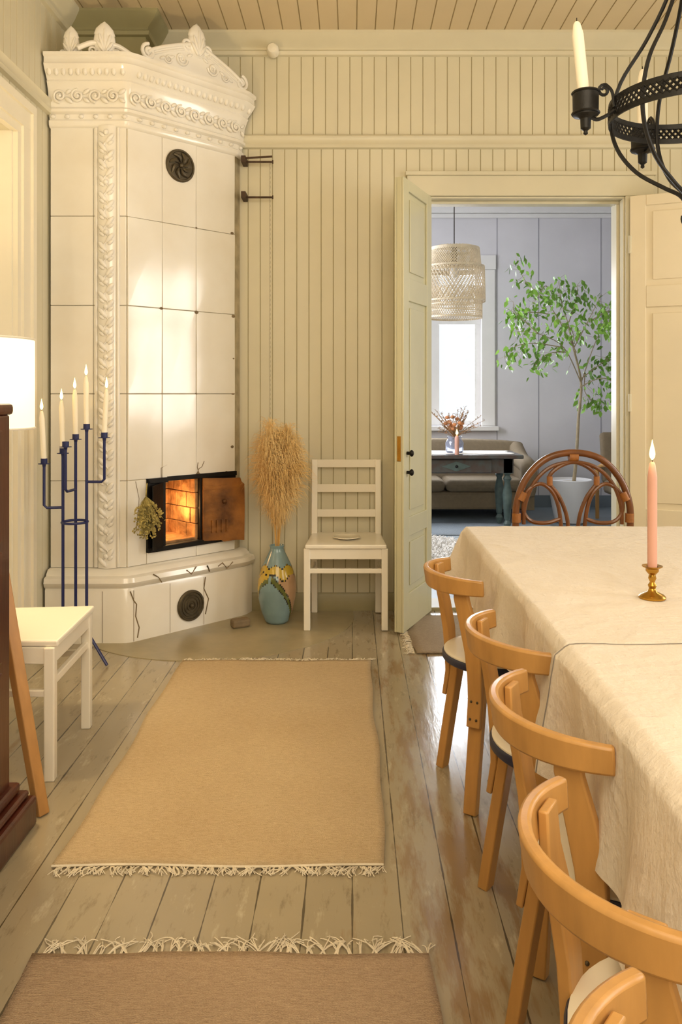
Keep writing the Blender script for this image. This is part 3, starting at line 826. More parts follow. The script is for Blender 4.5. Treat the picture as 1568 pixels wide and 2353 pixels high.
for a, zt, (fx_, fy_) in ups:
    x = CBX+.057*math.cos(math.radians(a)); y = CBY+.057*math.sin(math.radians(a))
    o = MB().tube([(x, y, zt-.01), (x, y, .2), (x+fx_*.03, y+fy_*.03, .17), (x+fx_*.15, y+fy_*.15, .13), (x+fx_, y+fy_, .008)], .0072, 8).build('upright', m_blue, cb, True)
    cup(o, V((x, y, zt))); tops.append(V((x, y, zt)))
for (i, za, dx, dy, zt) in ((0, .722, -.080, -.02, .925), (2, .842, .082, .0, 1.045), (1, .80, -.012, -.10, 1.005)):
    p = tops[i]; q = V((p.x+dx, p.y+dy, 0))
    o = MB().tube([(p.x, p.y, za), (p.x+dx*.85, p.y+dy*.85, za), (q.x, q.y, za+.012), (q.x, q.y, zt-.01)], .0065, 8).build('side_arm', m_blue, cb, True)
    cup(o, V((q.x, q.y, zt))); tops.append(V((q.x, q.y, zt)))
MB().tube([(CBX+.057*math.cos(2*PI*k/32), CBY+.057*math.sin(2*PI*k/32), .655) for k in range(32)], .006, 8, True).build('ring', m_blue, cb, True)
for i, lb, h, ln in ((0, 'second lit white taper from the left on the blue candelabrum', .235, (-.03, 0)), (1, 'middle lit white taper on the blue candelabrum', .225, (-.02, 0)),
                 (2, 'highest lit white taper on the tallest upright of the blue candelabrum', .235, (-.01, 0)), (3, 'lowest lit white taper on the left arm of the blue candelabrum', .235, (-.05, 0)),
                 (4, 'rightmost lit white taper on the blue candelabrum, in front of the stove pilaster', .215, (.05, 0))):
    candle('candle', lb, tops[i]+ZZ*.0062, .0118, h, m_wax, True, None, ln)

# ------------------------------------------------------------------ left: tripod lamp and cabinet
LX, LY = -1.215, 2.56
lamp = thing('floor_lamp', 'wooden tripod floor lamp with a glowing white drum shade by the left wall', 'lamp', (LX, LY, 0))
b = MB(); b.lathe([(.19, 1.14), (.19, 1.425)], (LX, LY, 0), 40, cap=False); b.build('shade', m_shade, lamp, True, solid=.003)
for z in (1.14, 1.425): MB().tube([(LX+.191*math.cos(2*PI*k/40), LY+.191*math.sin(2*PI*k/40), z) for k in range(40)], .004, 6, True).build('shade_rim', m_white_trim, lamp, True)
MB().tube([(LX, LY, 1.07), (LX, LY, 1.2)], .016, 10).build('socket', m_brass, lamp, True)
MB().ell((LX, LY, 1.25), (.03, .03, .045)).build('bulb', M('bulb', 'fff0d0', .3, 0, emit='ffdca0', es=6), lamp, True)
MB().lathe([(.06, 1.05), (.06, 1.08)], (LX, LY, 0), 20).build('hub', m_oak, lamp, True)
for fx_, fy_ in ((-.922, 2.39), (-1.50, 2.56), (-1.24, 2.38)):
    d_ = V((fx_-LX, fy_-LY, 0)).normalized()
    a_ = V((LX, LY, 1.07))+d_*.045; c_ = V((fx_, fy_, 0))
    sd = V((-d_.y, d_.x, 0))
    MB().sweep([c_, a_.lerp(c_, .5), a_], sd, [.036, .04, .044], [.03, .034, .036]).build('leg', m_oak, lamp, True, smooth=0, bevel=.004)
cab = thing('cabinet', 'dark mahogany cabinet standing against the left wall', 'cabinet', (-1.26, 1.75, 0))
b = MB(); b.box(XL+.045, -.976, 1.25, 2.295, .10, 1.19); b.build('body', m_mahog, cab, True, smooth=0, bevel=.006)
MB().box(XL+.04, -.970, 1.235, 2.31, 1.19, 1.222).build('top', m_mahog, cab, True, smooth=0, bevel=.01)
b = MB(); b.box(XL+.035, -.917, 1.2, 2.345, 0, .085); b.box(XL+.036, -.935, 1.21, 2.335, .0855, .105); b.box(XL+.037, -.955, 1.22, 2.32, .1055, .135)
b.build('plinth', m_mahog, cab, True, smooth=0, bevel=.012)
for k in range(3):
    o = MB().box(-.976, -.966, 1.32, 2.225, .17+.335*k, .17+.335*k+.31).build('drawer', m_mahog, cab, True, smooth=0, bevel=.006)
    for y in (1.5, 2.05): MB().ell((-.955, y, .17+.335*k+.155), (.02, .02, .02)).build('knob', m_brass, o, True)

# ------------------------------------------------------------------ rugs
def fringe(b, a, c, out, L, n, seed=1, curl=1.):
    rr = random.Random(seed); a, c, out = V(a), V(c), V(out).normalized(); sd = (c-a).normalized()
    for i in range(n):
        p = a+(c-a)*((i+rr.uniform(.1, .9))/n)
        drift = rr.uniform(-.7, .7)*curl; ll = rr.uniform(.55, 1.05)
        for q in range(4):
            l = L*ll*rr.uniform(.7, 1.1); d1_ = drift+rr.uniform(-.2, .2); d2_ = d1_+rr.uniform(-.5, .5)*curl
            pts = [p+ZZ*.004+sd*rr.uniform(-.003, .003), p+out*l*.4+sd*d1_*l*.4+ZZ*rr.uniform(.004, .010), p+out*l*.75+sd*(d1_*.5+d2_*.4)*l+ZZ*rr.uniform(.003, .012), p+out*l*rr.uniform(.75, 1.05)+sd*d2_*l+ZZ*.003]
            b.tube(smoothpts(pts, 2), .0013, 4)
def rug(label, x0, x1, y0, y1, ends, mat, seed, n, L=.055, z=0.):
    t = thing('rug', label, 'rug', ((x0+x1)/2, (y0+y1)/2, z))
    rr = random.Random(seed); ph = rr.random()*6
    def fn(u, v, zz):
        wx = .006*math.sin(v*7+ph)+.004*math.sin(v*19+ph); wy = .005*math.sin(u*9+ph)
        return (x0+(x1-x0)*u+wx, y0+(y1-y0)*v+wy, z+zz+.0012*math.sin(u*23+ph)*math.sin(v*17))
    b = MB(); b.grid(lambda u, v: fn(u, v, .007), 40, 60)
    b.build('pile', mat, t, True, solid=.009)
    for e, v, d_ in (('n', 0, -1), ('f', 1, 1)):
        if e in ends:
            b = MB(); y = y1 if v else y0
            fringe(b, (x0, y, z), (x1, y, z), (0, d_, 0), L, n, seed+v); b.tube([fn(i/40, v, .007) for i in range(41)], .004, 5); b.build('fringe', m_fringe, t, True)
    if 'l' in ends:
        b = MB(); fringe(b, (x0, y0, z), (x0, y1, z), (-1, 0, 0), L, n, seed+2); b.build('fringe', m_fringe, t, True)
    return t
rug('beige woven rug with fringed ends in the middle of the floor', -.787, .088, 2.122, 3.745, 'nf', m_rug, 2, 85, .045)
rug('brown woven rug with pale fringe nearest the camera', -.70, .178, .2, 1.785, 'f', m_rug2, 5, 58, .072)
rug('brown rug lying crosswise in front of the doorway under the dining table', .30, 2.2, 3.86, 4.50, 'l', m_rug3, 8, 50)

# ------------------------------------------------------------------ dining tables and cloths
TX0, TX1, TY0, TY1, TZ, SEAM = .440, 1.40, .42, 3.12, .735, 1.652
for lb, y0, y1 in (('far wooden dining table of two pushed together, under a linen cloth', SEAM+.014, TY1), ('near wooden dining table of two pushed together, under a linen cloth', TY0, SEAM-.014)):
    tb = thing('dining_table', lb, 'table', ((TX0+TX1)/2, (y0+y1)/2, 0))
    MB().box(TX0+.012, TX1-.012, y0+.008, y1-.008, TZ-.03, TZ-.010).build('tabletop', m_birch, tb, True, smooth=0, bevel=.004)
    for x in (.78, TX1-.1):
        for y in (y0+.12, y1-.12): MB().box(x-.03, x+.03, y-.03, y+.03, 0, TZ-.03).build('leg', m_birch, tb, True, smooth=0, bevel=.004)
def cloth(name, label, y0, y1, dfar, dnear, dz, seed, drop, outs, seam_shade=False):
    rr = random.Random(seed); ph = [rr.random()*6 for _ in range(6)]
    W = TX1-TX0; Lh = y1-y0
    nu, nv = 200, 250
    def fn(u, v):
        s = -drop+(W+2*drop)*u; r = -dnear+(Lh+dnear+dfar)*v
        ds = max(0, -s, s-W); dv = max(0, -r, r-Lh)
        sx = -1 if s < 0 else 1; sy = -1 if r < 0 else 1
        seam = (sy < 0 and dnear < .1) or (sy > 0 and dfar < .1)
        x = min(max(s, 0), W); y = min(max(r, 0), Lh)
        wob = .022*math.sin(y*8+ph[0])+.014*math.sin(y*19+ph[1])+.006*math.sin(y*37+ph[4])
        wob2 = .014*math.sin(x*10+ph[2])+.008*math.sin(x*25+ph[3])
        k = min(1, ds/drop); kv = dv/.24; m = min(ds, dv) if not seam else 0
        q = V((s, r, seed*3.1))
        rid = (1-min(1, abs(mnoise.noise(q*5))*3))**2*.0026+(1-min(1, abs(mnoise.noise(q*12+V((4, 7, 0))))*3))**2*.0010+mnoise.noise(q*2.2)*.003
        e = min(1, ds/.02)
        X = TX0+x+sx*(.10*ds+wob*k+.25*m+((.010+outs)*e if ds > 0 else 0)+rid*.7*e)
        Y = y0+y+(sy*(.08*dv+wob2*kv+.25*m) if not seam else sy*min(.005, dv*.3))
        dep = max(ds, dv)+.12*m
        z = TZ+dz-(dep if not seam else max(ds, dv*(1-e)))*.985+max(0, rid)*(1-min(1, dep/.02))
        return (X, Y, z+.008*math.sin(y*5+ph[5])*k)
    b = MB(); b.grid(fn, nu, nv)
    o = b.build(name, m_cloth, center=True, smooth=70)
    if seam_shade:
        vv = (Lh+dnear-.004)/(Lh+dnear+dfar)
        MB().tube([V(fn(i/nu, vv))+V((-.0008 if i < nu*.3 else 0, 0, .0004)) for i in range(nu+1)], .0013, 6).build('seam_shade', m_seam_shade, o, True)  # thin cord added as the dark shadow line between the two cloths
    return tag(o, label, 'tablecloth')
cloth('tablecloth', 'pale linen tablecloth over the far half of the table, under the pink candle', SEAM+.006, TY1, .235, .03, 0, 3, .235, 0)
cloth('tablecloth', 'pale linen tablecloth with painted seam shade over the near half of the table', TY0-.01, SEAM-.006, .03, .265, .001, 9, .265, .012, True)
cx, cy = .753, 2.02
cs = thing('candlestick', 'small brass candlestick on the pale tablecloth holding a pink candle', 'candlestick', (cx, cy, TZ+.003))
MB().lathe([(.033, 0), (.033, .004), (.028, .009), (.012, .016), (.008, .024)], (0, 0, 0), 28).build('base', m_brass, cs)
MB().lathe([(.008, .024), (.011, .032), (.006, .04), (.010, .05), (.008, .058), (.013, .064)], (0, 0, 0), 24).build('stem', m_brass, cs)
MB().lathe([(.013, .064), (.016, .068), (.016, .074), (.025, .079), (.025, .081), (.014, .079), (.014, .07), (.0005, .07)], (0, 0, 0), 24).build('cup', m_brass, cs)
candle('candle', 'pink lit taper candle in the brass candlestick on the table', (cx, cy, TZ+.074), .0118, .265, m_pinkwax, True)

# ------------------------------------------------------------------ birch chairs with curved back (facing +x)
def birch_chair(label):
    t = thing('dining_chair', label, 'chair')
    b = MB(); b.lathe([(.0005, .437), (.155, .437), (.170, .4365), (.176, .434), (.176, .430), (.0005, .430)], (0, 0, 0), 48, cap=False)
    b.build('seat', m_seatw, t, smooth=50)
    MB().lathe([(.0005, .4295), (.178, .4295), (.181, .425), (.181, .410), (.177, .406), (.0005, .406)], (0, 0, 0), 48).build('seat_rim', m_seatb, t, smooth=40)
    for a, sp in ((132, .215), (228, .215), (45, .19), (-45, .19)):
        e = V((math.cos(math.radians(a)), math.sin(math.radians(a)), 0)); sd = V((-e.y, e.x, 0))
        f = e*sp; tp = e*.158
        pts = [f, f.lerp(tp, .5)+ZZ*.17, tp+ZZ*.33, tp+ZZ*.355-e*.002, tp+ZZ*.378-e*.012, tp+ZZ*.389-e*.032, tp+ZZ*.391-e*.06, tp+ZZ*.391-e*.10]
        MB().sweep(pts, sd, [.040, .043, .045, .045, .045, .045, .045, .045], [.028, .028, .028, .028, .028, .026, .023, .02]).build('leg', m_birch, t, smooth=35, bevel=.003)
    R, bx = .200, -.030
    def arc(th): return V((bx-R*math.cos(th), R*math.sin(th), 0))
    n = 28; pts = []; A = math.radians(66)
    for i in range(n+1):
        th = -A+2*A*i/n; pts.append(arc(th)+ZZ*.673)
    tl = lambda i: V((-.16*math.cos(-A+2*A*min(n, max(0, i))/n), 0, 1))
    b = MB(); b.sweep(pts, tl, [.046+.012*math.sin(PI*i/n) for i in range(n+1)], .018)
    b.build('backrest', m_birch, t, smooth=35, bevel=.005)
    for s in (1, -1):
        a = 132 if s > 0 else 228
        e = V((math.cos(math.radians(a)), math.sin(math.radians(a)), 0))
        th = s*math.radians(42); q = V((bx-(R-.018)*math.cos(th), (R-.018)*math.sin(th), 0))
        en = V((-math.cos(th), math.sin(th), 0))
        def legr(z): return .215+(.158-.215)*min(1, z/.33)
        pts = [e*(legr(.25)+.024)+ZZ*.25, e*(legr(.33)+.024)+ZZ*.33, e*(.158+.025)+ZZ*.40, (e*.183).lerp(q, .12)+ZZ*.47, (e*.183).lerp(q, .5)+ZZ*.56, q.lerp(e*.183, .1)+ZZ*.63, q+ZZ*.69]
        sd0 = V((-e.y, e.x, 0)); sd1 = V((-en.y, en.x, 0))
        o = MB().sweep(pts, lambda i: sd0.lerp(sd1, i/6), [.044, .045, .048, .053, .055, .050, .044], [.015, .018, .020, .020, .018, .016, .014]).build('back_support', m_birch, t, smooth=35, bevel=.003)
        for z in (.275, .325):
            for k in (-1, 1): MB().ell(e*(legr(z)+.033)+sd0*k*.010+ZZ*z, (.004, .004, .004), None, 8, 5).build('screw', m_bronze, o)
    return t
first = birch_chair('curved-back birch chair farthest along the table row, nearest the doorway')
first.location = (.470, 2.575, 0); first.rotation_euler.z = math.radians(9)
for lb, x, y, r in (('curved-back birch chair, second from the doorway along the table', .510, 1.915, 11), ('curved-back birch chair in the middle of the row of five', .492, 1.465, 10),
                    ('curved-back birch chair, fourth from the doorway, near the camera', .452, 1.010, 11), ('curved-back birch chair closest to the camera, cut off at the bottom corner', .400, .600, 3)):
    dup(first, lb, (x, y, 0), math.radians(r))

# ------------------------------------------------------------------ rattan chair at the head of the table (facing -y)
RXc, RYc = .925, 3.50
rc = thing('rattan_chair', 'brown rattan chair with looped arched back at the far end of the table', 'chair', (RXc, RYc, 0))
def rp(px, py): p = P(px, py, 3.58); return V((p.x-RXc, 3.58-RYc+.02*(.97-p.z), p.z))
o1 = smoothpts([rp(1190, 1300), rp(1186, 1205), rp(1190, 1150), rp(1213, 1095), rp(1258, 1053), rp(1318, 1040), rp(1378, 1053), rp(1422, 1095), rp(1446, 1150), rp(1450, 1205), rp(1446, 1300)], 6)
MB().tube(o1, .0155, 10).build('back_arch', m_rattan, rc)
o2 = smoothpts([rp(1205, 1205), rp(1208, 1160), rp(1228, 1110), rp(1265, 1074), rp(1318, 1062), rp(1370, 1074), rp(1408, 1110), rp(1428, 1160), rp(1431, 1205)], 6)
MB().tube(o2, .009, 8).build('inner_arch', m_rattan, rc)
MB().tube(smoothpts([rp(1307, 1290), rp(1306, 1200), rp(1288, 1145), rp(1262, 1105), rp(1278, 1078), rp(1318, 1062), rp(1358, 1078), rp(1374, 1105), rp(1348, 1145), rp(1331, 1200), rp(1330, 1290)], 6), .009, 8).build('back_loop', m_rattan, rc)
for m_ in (1, -1):
    X_ = lambda x: 1318+m_*(x-1318)
    MB().tube(smoothpts([rp(X_(1292), 1290), rp(X_(1290), 1200), rp(X_(1276), 1140), rp(X_(1245), 1112), rp(X_(1212), 1130), rp(X_(1204), 1172), rp(X_(1222), 1198), rp(X_(1258), 1202), rp(X_(1290), 1192)], 6), .009, 8).build('back_loop', m_rattan, rc)
for (px, py, vx, vz) in ((1318, 1050, 1, 0), (1200, 1140, .5, 1), (1436, 1140, -.5, 1), (1188, 1190, 0, 1), (1448, 1190, 0, 1), (1264, 1105, 0, 1), (1372, 1105, 0, 1)):
    c = rp(px, py); d_ = V((vx, 0, vz)).normalized()
    MB().tube([c-d_*.02, c+d_*.02], .020 if px not in (1264, 1372) else .013, 10).build('binding', m_bind, rc)
seat_p = [(.235*math.cos(2*PI*k/32), .225*math.sin(2*PI*k/32)-.13, .43) for k in range(32)]
MB().tube(seat_p, .017, 8, True).build('seat_ring', m_rattan, rc)
MB().lathe([(.0005, .425), (.22, .425), (.225, .44), (.20, .465), (.0005, .47)], (0, -.13, 0), 32, sy=.96).build('seat', m_bind, rc)
for sx in (-1, 1):
    MB().tube([(sx*.18, -.30, 0), (sx*.19, -.29, .43)], .016, 8).build('leg', m_rattan, rc)
    e = rp(1190 if sx < 0 else 1446, 1300)
    MB().tube(smoothpts([(sx*.21, .10, 0), (sx*.215, .07, .43), e], 6), .016, 8).build('leg', m_rattan, rc)
MB().tube([(.20*math.cos(2*PI*k/24), .18*math.sin(2*PI*k/24)-.10, .2) for k in range(24)], .011, 6, True).build('stretcher', m_rattan, rc)

# ------------------------------------------------------------------ chandelier
CHX, CHY = .905, 2.15
ch = thing('chandelier', 'black wrought iron chandelier with pierced ring hanging above the table', 'chandelier', (CHX, CHY, 1.72))
def cp(r, a, z): return V((CHX+r*math.cos(a), CHY+r*math.sin(a), z))
b = MB()
for z in (1.989, 2.031): b.lathe([(.206, z-.007), (.211, z-.007), (.211, z+.007), (.206, z+.007), (.206, z-.007)], (CHX, CHY, 0), 64, cap=False)
for k in range(80):
    a = 2*PI*k/80
    for z0, z1 in ((1.992, 2.010), (2.010, 2.028)):
        b.tube([cp(.209, a, z0), cp(.209, a+.0785, z1)], .0034, 4); b.tube([cp(.209, a+.0785, z0), cp(.209, a, z1)], .0034, 4)
b.build('ring', m_black, ch, True)
for k in range(6):
    a = 2*PI*k/6+.35
    pr = [(.02, 2.62), (.03, 2.5), (.05, 2.35), (.11, 2.22), (.18, 2.11), (.205, 2.01), (.19, 1.93), (.14, 1.86), (.07, 1.81), (.03, 1.785), (.012, 1.76)]
    MB().tube(smoothpts([cp(r, a+.25*math.sin((2.62-z)*3), z) for r, z in pr], 5), .0055, 6).build('cage_bar', m_black, ch, True)
b = MB(); b.lathe([(.004, 1.74), (.016, 1.752), (.018, 1.77), (.012, 1.79), (.006, 1.80)], (CHX, CHY, 0), 14)
b.tube([cp(0, 0, 1.74)+V((.022*math.sin(2*PI*k/20), 0, -.02+.022*math.cos(2*PI*k/20)-.002)) for k in range(17)], .006, 6); b.build('finial', m_black, ch, True)
b = MB(); b.tube([(CHX, CHY, 2.15), (CHX, CHY, 2.42)], .022, 12); b.tube([(CHX, CHY, 2.4), (CHX, CHY, 3.3)], .008, 8); b.lathe([(.05, 3.29), (.05, 3.31), (.02, 3.27), (.008, 3.25)][::-1], (CHX, CHY, 0), 20); b.build('pole', m_black, ch, True)
for k, a in enumerate((185, 95, 5, -85)):
    a = math.radians(a); R = .29
    b = MB(); b.tube(smoothpts([cp(.212, a, 2.0), cp(.235, a, 1.985), cp(.26, a, 1.975), cp(R-.008, a, 1.985)], 5), .0052, 6)
    u = V((math.cos(a), math.sin(a), 0))
    b.tube(smoothpts([cp(.212, a, 2.01), cp(.218, a, 2.05), cp(.235, a, 2.068)], 4)+spiral(cp(.240, a, 2.052), u, ZZ, .016, .006, 1.2, PI/2, 16, -1), .0042, 6)
    o = b.build('arm', m_black, ch, True)
    c = cp(R, a, 0)
    b = MB(); b.lathe([(.0005, 1.932), (.006, 1.936), (.005, 1.944), (.013, 1.95), (.014, 1.975), (.020, 1.98), (.033, 1.984), (.034, 2.048), (.031, 2.048), (.030, 1.99), (.0005, 1.99)], c, 24)
    for z in (1.99, 2.044): b.tube([c+V((.0345*math.cos(2*PI*q/24), .0345*math.sin(2*PI*q/24), z)) for q in range(24)], .003, 5, True)
    b.build('candle_cup', m_black, o, True)
    if k < 2:
        candle('candle', ('unlit white candle on the leftmost arm of the iron chandelier', 'unlit white candle on the rear arm of the chandelier, behind its ring')[k],
               c+ZZ*1.991, .0150, .235, m_wax, False, None, (-.10, 0) if k == 0 else (0, 0))

# ------------------------------------------------------------------ back room
b = MB()
WX0, WX1, WZ0, WZ1 = .40, 1.425, .905, 2.62
b.box(RX0, WX0, RY, RY+.2, 0, RZ); b.box(WX1, RX1, RY, RY+.2, 0, RZ); b.box(WX0, WX1, RY, RY+.2, 0, WZ0); b.box(WX0, WX1, RY, RY+.2, WZ1, RZ)
for x in (1.60, 2.06, 2.75, 3.3): b.box(x-.004, x+.004, RY-.003, RY+.01, .13, 3.19, 1)
struct(b.build('wall_far', [m_rwall, m_rwallg], smooth=0))
struct(MB().box(RX0-.2, RX0, WT, RY+.2, 0, RZ).build('wall_far_left', m_rwall, smooth=0))
struct(MB().box(RX1, RX1+.2, WT, RY+.2, 0, RZ).build('wall_far_right', m_rwall, smooth=0))
struct(MB().box(RX0-.2, RX1+.2, WT, RY+.2, RZ, RZ+.1).build('ceiling', m_rwall, smooth=0))
b = MB(); b.box(RX0, RX1, RY-.06, RY-.001, 3.24, RZ); b.box(RX0, RX1, RY-.03, RY-.001, 3.19, 3.239); struct(b.build('trim_9', m_rtrim, smooth=0, bevel=.01))
b = MB(); b.box(RX0, RX1, RY-.02, RY-.001, 0, .13); struct(b.build('baseboard_far', M('slate baseboard', '6d7880', .4), smooth=0))
b = MB()
b.box(WX1, WX1+.15, RY-.03, RY-.001, WZ0-.009, WZ1-.001); b.box(WX0-.15, WX0, RY-.03, RY-.001, WZ0-.009, WZ1-.001); b.box(WX0-.16, WX1+.16, RY-.035, RY-.001, WZ1, WZ1+.16); b.box(WX0-.18, WX1+.18, RY-.10, RY-.001, WZ0-.06, WZ0-.010)
struct(b.build('trim_10', m_rtrim, smooth=0, bevel=.006))
b = MB(); y0, y1 = RY+.04, RY+.10; mx = .900
b.box(WX0, WX0+.06, y0, y1, WZ0-.01, WZ1); b.box(WX1-.065, WX1, y0, y1, WZ0-.01, WZ1); b.box(WX0+.06, WX1-.065, y0, y1, WZ0-.01, WZ0+.055); b.box(WX0+.06, WX1-.065, y0, y1, WZ1-.05, WZ1)
b.box(mx-.065, mx+.065, y0-.012, y1-.001, WZ0, WZ1-.001); b.box(WX0+.001, WX1-.001, y0-.01, y1-.002, 2.02, 2.13)
w1 = struct(b.build('window_1', m_rtrim, smooth=0))
MB().box(WX0+.04, WX1-.04, RY+.078, RY+.082, WZ0+.04, WZ1-.04).build('pane', gm, w1, smooth=0)

# pendant
PX, PY = .785, 6.2
pd = thing('pendant_lamp', 'woven bamboo pendant lamp of stacked drums hanging in the back room', 'lamp', (PX, PY, 1.83))
def drum(name, r, z0, z1, n, bands, wd=.0045, r1=None):
    b = MB(); r1 = r1 or r
    for sg in (-1, 1):
        for k in range(n):
            pts = [(PX+(r+(r1-r)*i/8+.001*sg)*math.cos(2*PI*k/n+sg*i*.09), PY+(r+(r1-r)*i/8+.001*sg)*math.sin(2*PI*k/n+sg*i*.09), z0+(z1-z0)*i/8) for i in range(9)]
            b.tube(pts, wd/2, 4)
    for z, h in bands:
        ra = r+(r1-r)*(z-z0)/(z1-z0); b.lathe([(ra+.002, z), (ra+.003, z+h/2), (ra+.002, z+h)], (PX, PY, 0), 40, cap=False)
    return b.build(name, m_weave, pd, True)
drum('upper_drum', .208, 2.19, 2.37, 72, [(2.19, .012), (2.345, .025)], .0075, .190)
drum('middle_drum', .236, 1.96, 2.23, 50, [(1.955, .012), (2.215, .014)], .0065, .230)
drum('lower_drum', .212, 1.83, 2.06, 68, [(1.83, .014), (1.88, .006), (1.93, .006)], .0055)
b = MB()
for k in range(40): b.tube([(PX+.190*math.cos(2*PI*k/40), PY+.190*math.sin(2*PI*k/40), 2.365), (PX+.15*math.cos(2*PI*k/40), PY+.15*math.sin(2*PI*k/40), 2.380), (PX, PY, 2.385)], .004, 4)
b.build('top_spokes', m_weave, pd, True)
MB().tube([(PX, PY, 2.37), (PX, PY, RZ-.003)], .004, 6).build('cord', m_wick, pd, True)
MB().tube([(PX, PY, 2.25), (PX, PY, 2.38)], .02, 10).build('socket', m_wick, pd, True)
MB().ell((PX, PY, 2.19), (.035, .035, .05)).build('bulb', M('frosted bulb', 'f4f2ee', .2, 0), pd, True)

# sofa
sf = thing('sofa', 'brown fabric sofa behind the painted table in the back room', 'sofa', (.95, 8.35, 0))
b = MB(); b.box(.1, 1.72, 7.98, 8.72, .10, .28); b.build('base', m_sofa, sf, True, smooth=0, bevel=.03)
for x0, x1 in ((.12, .92), (.925, 1.72)): MB().box(x0, x1, 7.93, 8.55, .28, .40).build('seat_cushion', m_sofa, sf, True, bevel=.05)
b = MB(); b.grid(lambda u, v: (.1+1.72*u, 8.50+.14*v-.05*math.sin(PI*v), .30+(.40+.05*math.sin(PI*u)**.6)*v), 20, 8); b.build('back', m_sofa, sf, True, solid=.16, bevel=.04)
for s_, x in ((-1, .08), (1, 1.74)):
    b = MB(); b.tube(smoothpts([(x, 7.93, .25), (x, 7.92, .46), (x, 7.98, .53), (x, 8.3, .57), (x, 8.6, .68)], 4), [.06, .07, .08, .085, .085, .085, .085, .085, .085, .085, .085, .085, .085, .085, .085, .085, .07], 12)
    b.box(x-.06, x+.06, 7.95, 8.66, .1, .50); b.build('arm', m_sofa, sf, True, bevel=.02)
for x in (.2, 1.66):
    for y in (8.0, 8.66): MB().box(x-.025, x+.025, y-.025, y+.025, 0, .1).build('foot', m_mahog, sf, True, smooth=0)
# painted table
at = thing('painted_table', 'old painted wooden table with drawer and turned legs in the back room', 'table', (.95, 7.5, 0))
AX0, AX1, AY0, AY1, AZ = .18, 1.54, 7.22, 7.82, .70
MB().box(AX0, AX1, AY0, AY1, AZ-.035, AZ).build('tabletop', m_rtable, at, True, smooth=0, bevel=.008)
b = MB(); b.box(AX0+.08, AX1-.08, AY0+.06, AY1-.06, AZ-.17, AZ-.035); b.build('apron', m_rtable, at, True, smooth=0, bevel=.004)
o = MB().box(.62, 1.26, AY0+.045, AY0+.06, AZ-.165, AZ-.045).build('drawer', m_rtable, at, True, smooth=0, bevel=.006)
b = MB(); b.prism([(.94-.13, AY0+.04, AZ-.105), (.94, AY0+.04, AZ-.15), (.94+.13, AY0+.04, AZ-.105), (.94, AY0+.04, AZ-.06)], (0, .01, 0)); b.build('diamond_panel', m_rleg, o, True, smooth=0)
MB().ell((.94, AY0+.03, AZ-.105), (.014, .014, .014)).build('knob', m_iron, o, True)
for x in (AX0+.13, AX1-.13):
    for y in (AY0+.1, AY1-.1):
        b = MB(); b.box(x-.04, x+.04, y-.04, y+.04, AZ-.17, AZ-.04)
        b.lathe([(.036, AZ-.17), (.022, AZ-.19), (.04, AZ-.22), (.025, AZ-.25), (.045, AZ-.36), (.03, .12), (.02, .10), (.035, .07), (.022, .02), (.02, .011)], (x, y, 0), 16)
        b.build('leg', m_rleg, at, True, smooth=40)
b = MB(); b.grid(lambda u, v: (.45+1.02*u+.02*math.sin(v*9), AY0+.10+.42*v, AZ+.004+.002*math.sin(u*15)*math.sin(v*6)), 30, 12)
tag(b.build('table_runner', m_wool, center=True, solid=.003), 'white cloth runner lying on the painted table in the back room', 'table runner')
m_glass = M('pale glass', 'c9cfe0', .08, .02); m_glass.node_tree.nodes['Principled BSDF'].inputs['Transmission Weight'].default_value = .75
gx, gy = .945, 7.44
gv = MB().lathe([(.0005, 0), (.07, 0), (.082, .015), (.085, .09), (.07, .115), (.062, .125), (.07, .15), (.066, .15), (.058, .125), (.066, .112), (.08, .088), (.077, .018), (.0005, .012)], (0, 0, 0), 28).build('glass_vase', m_glass, loc=(gx, gy, AZ+.008))
tag(gv, 'glass jar vase on the painted table holding dried flowers', 'vase')
b = MB(); rr = random.Random(21)
for k in range(60):
    a = rr.random()*2*PI; l = rr.uniform(.14, .36); e = rr.uniform(.2, 1.35)
    if k > 40: l *= .6; e *= .6
    p0 = V((gx, gy, AZ+.06)); dr = V((math.cos(a)*math.sin(e), math.sin(a)*math.sin(e)*.7, math.cos(e)*.8+.1))
    p1 = p0+ZZ*.10+dr*l*.5; p2 = p0+ZZ*.09+dr*l
    b.tube([p0, p0+ZZ*.09+dr*.02, p1, p2], .002, 4)
    if k <= 40:
        for q in range(16):
            p = p1.lerp(p2, q/15*1.0); d_ = V((rr.uniform(-1, 1), rr.uniform(-1, 1), rr.uniform(-.3, 1))).normalized()*.03
            sd = d_.cross(ZZ)*.2
            b.add([p, p+d_*.5+sd, p+d_, p+d_*.5-sd], [(0, 1, 2, 3)])
    else:
        b.ell(p2, (.022, .022, .016), None, 8, 5, 1)
o = b.build('dried_flowers', [m_dryf, m_flor], center=True); tag(o, 'dried flower and branch arrangement in the glass vase in the back room', 'dried flowers')
candle('candle', 'small lit candle on the painted table in front of the glass vase', (gx+.0, gy-.17, AZ+.0005), .02, .17, m_pinkwax, True)
b = MB(); b.grid(lambda u, v: (-.3+2.2*u, 7.1+.65*v, .006+.001*math.sin(u*40)), 40, 12)
m_brug = rugmat('blue grey rug', '5d6c78', 'b9c2ca'); tag(b.build('flat_rug', m_brug, center=True, solid=.006), 'flat blue grey rug under the painted table in the back room', 'rug')
b = MB(); rr = random.Random(8); scx, scy = .66, 6.32
def sk(a): return .46*(1+.10*math.sin(3*a+.5)+.08*math.sin(5*a))
b.add([(scx, scy, .03)]+[(scx+sk(2*PI*k/40)*.9*math.cos(2*PI*k/40), scy+sk(2*PI*k/40)*1.45*math.sin(2*PI*k/40), .004) for k in range(40)], [(0, 1+k, 1+(k+1) % 40) for k in range(40)])
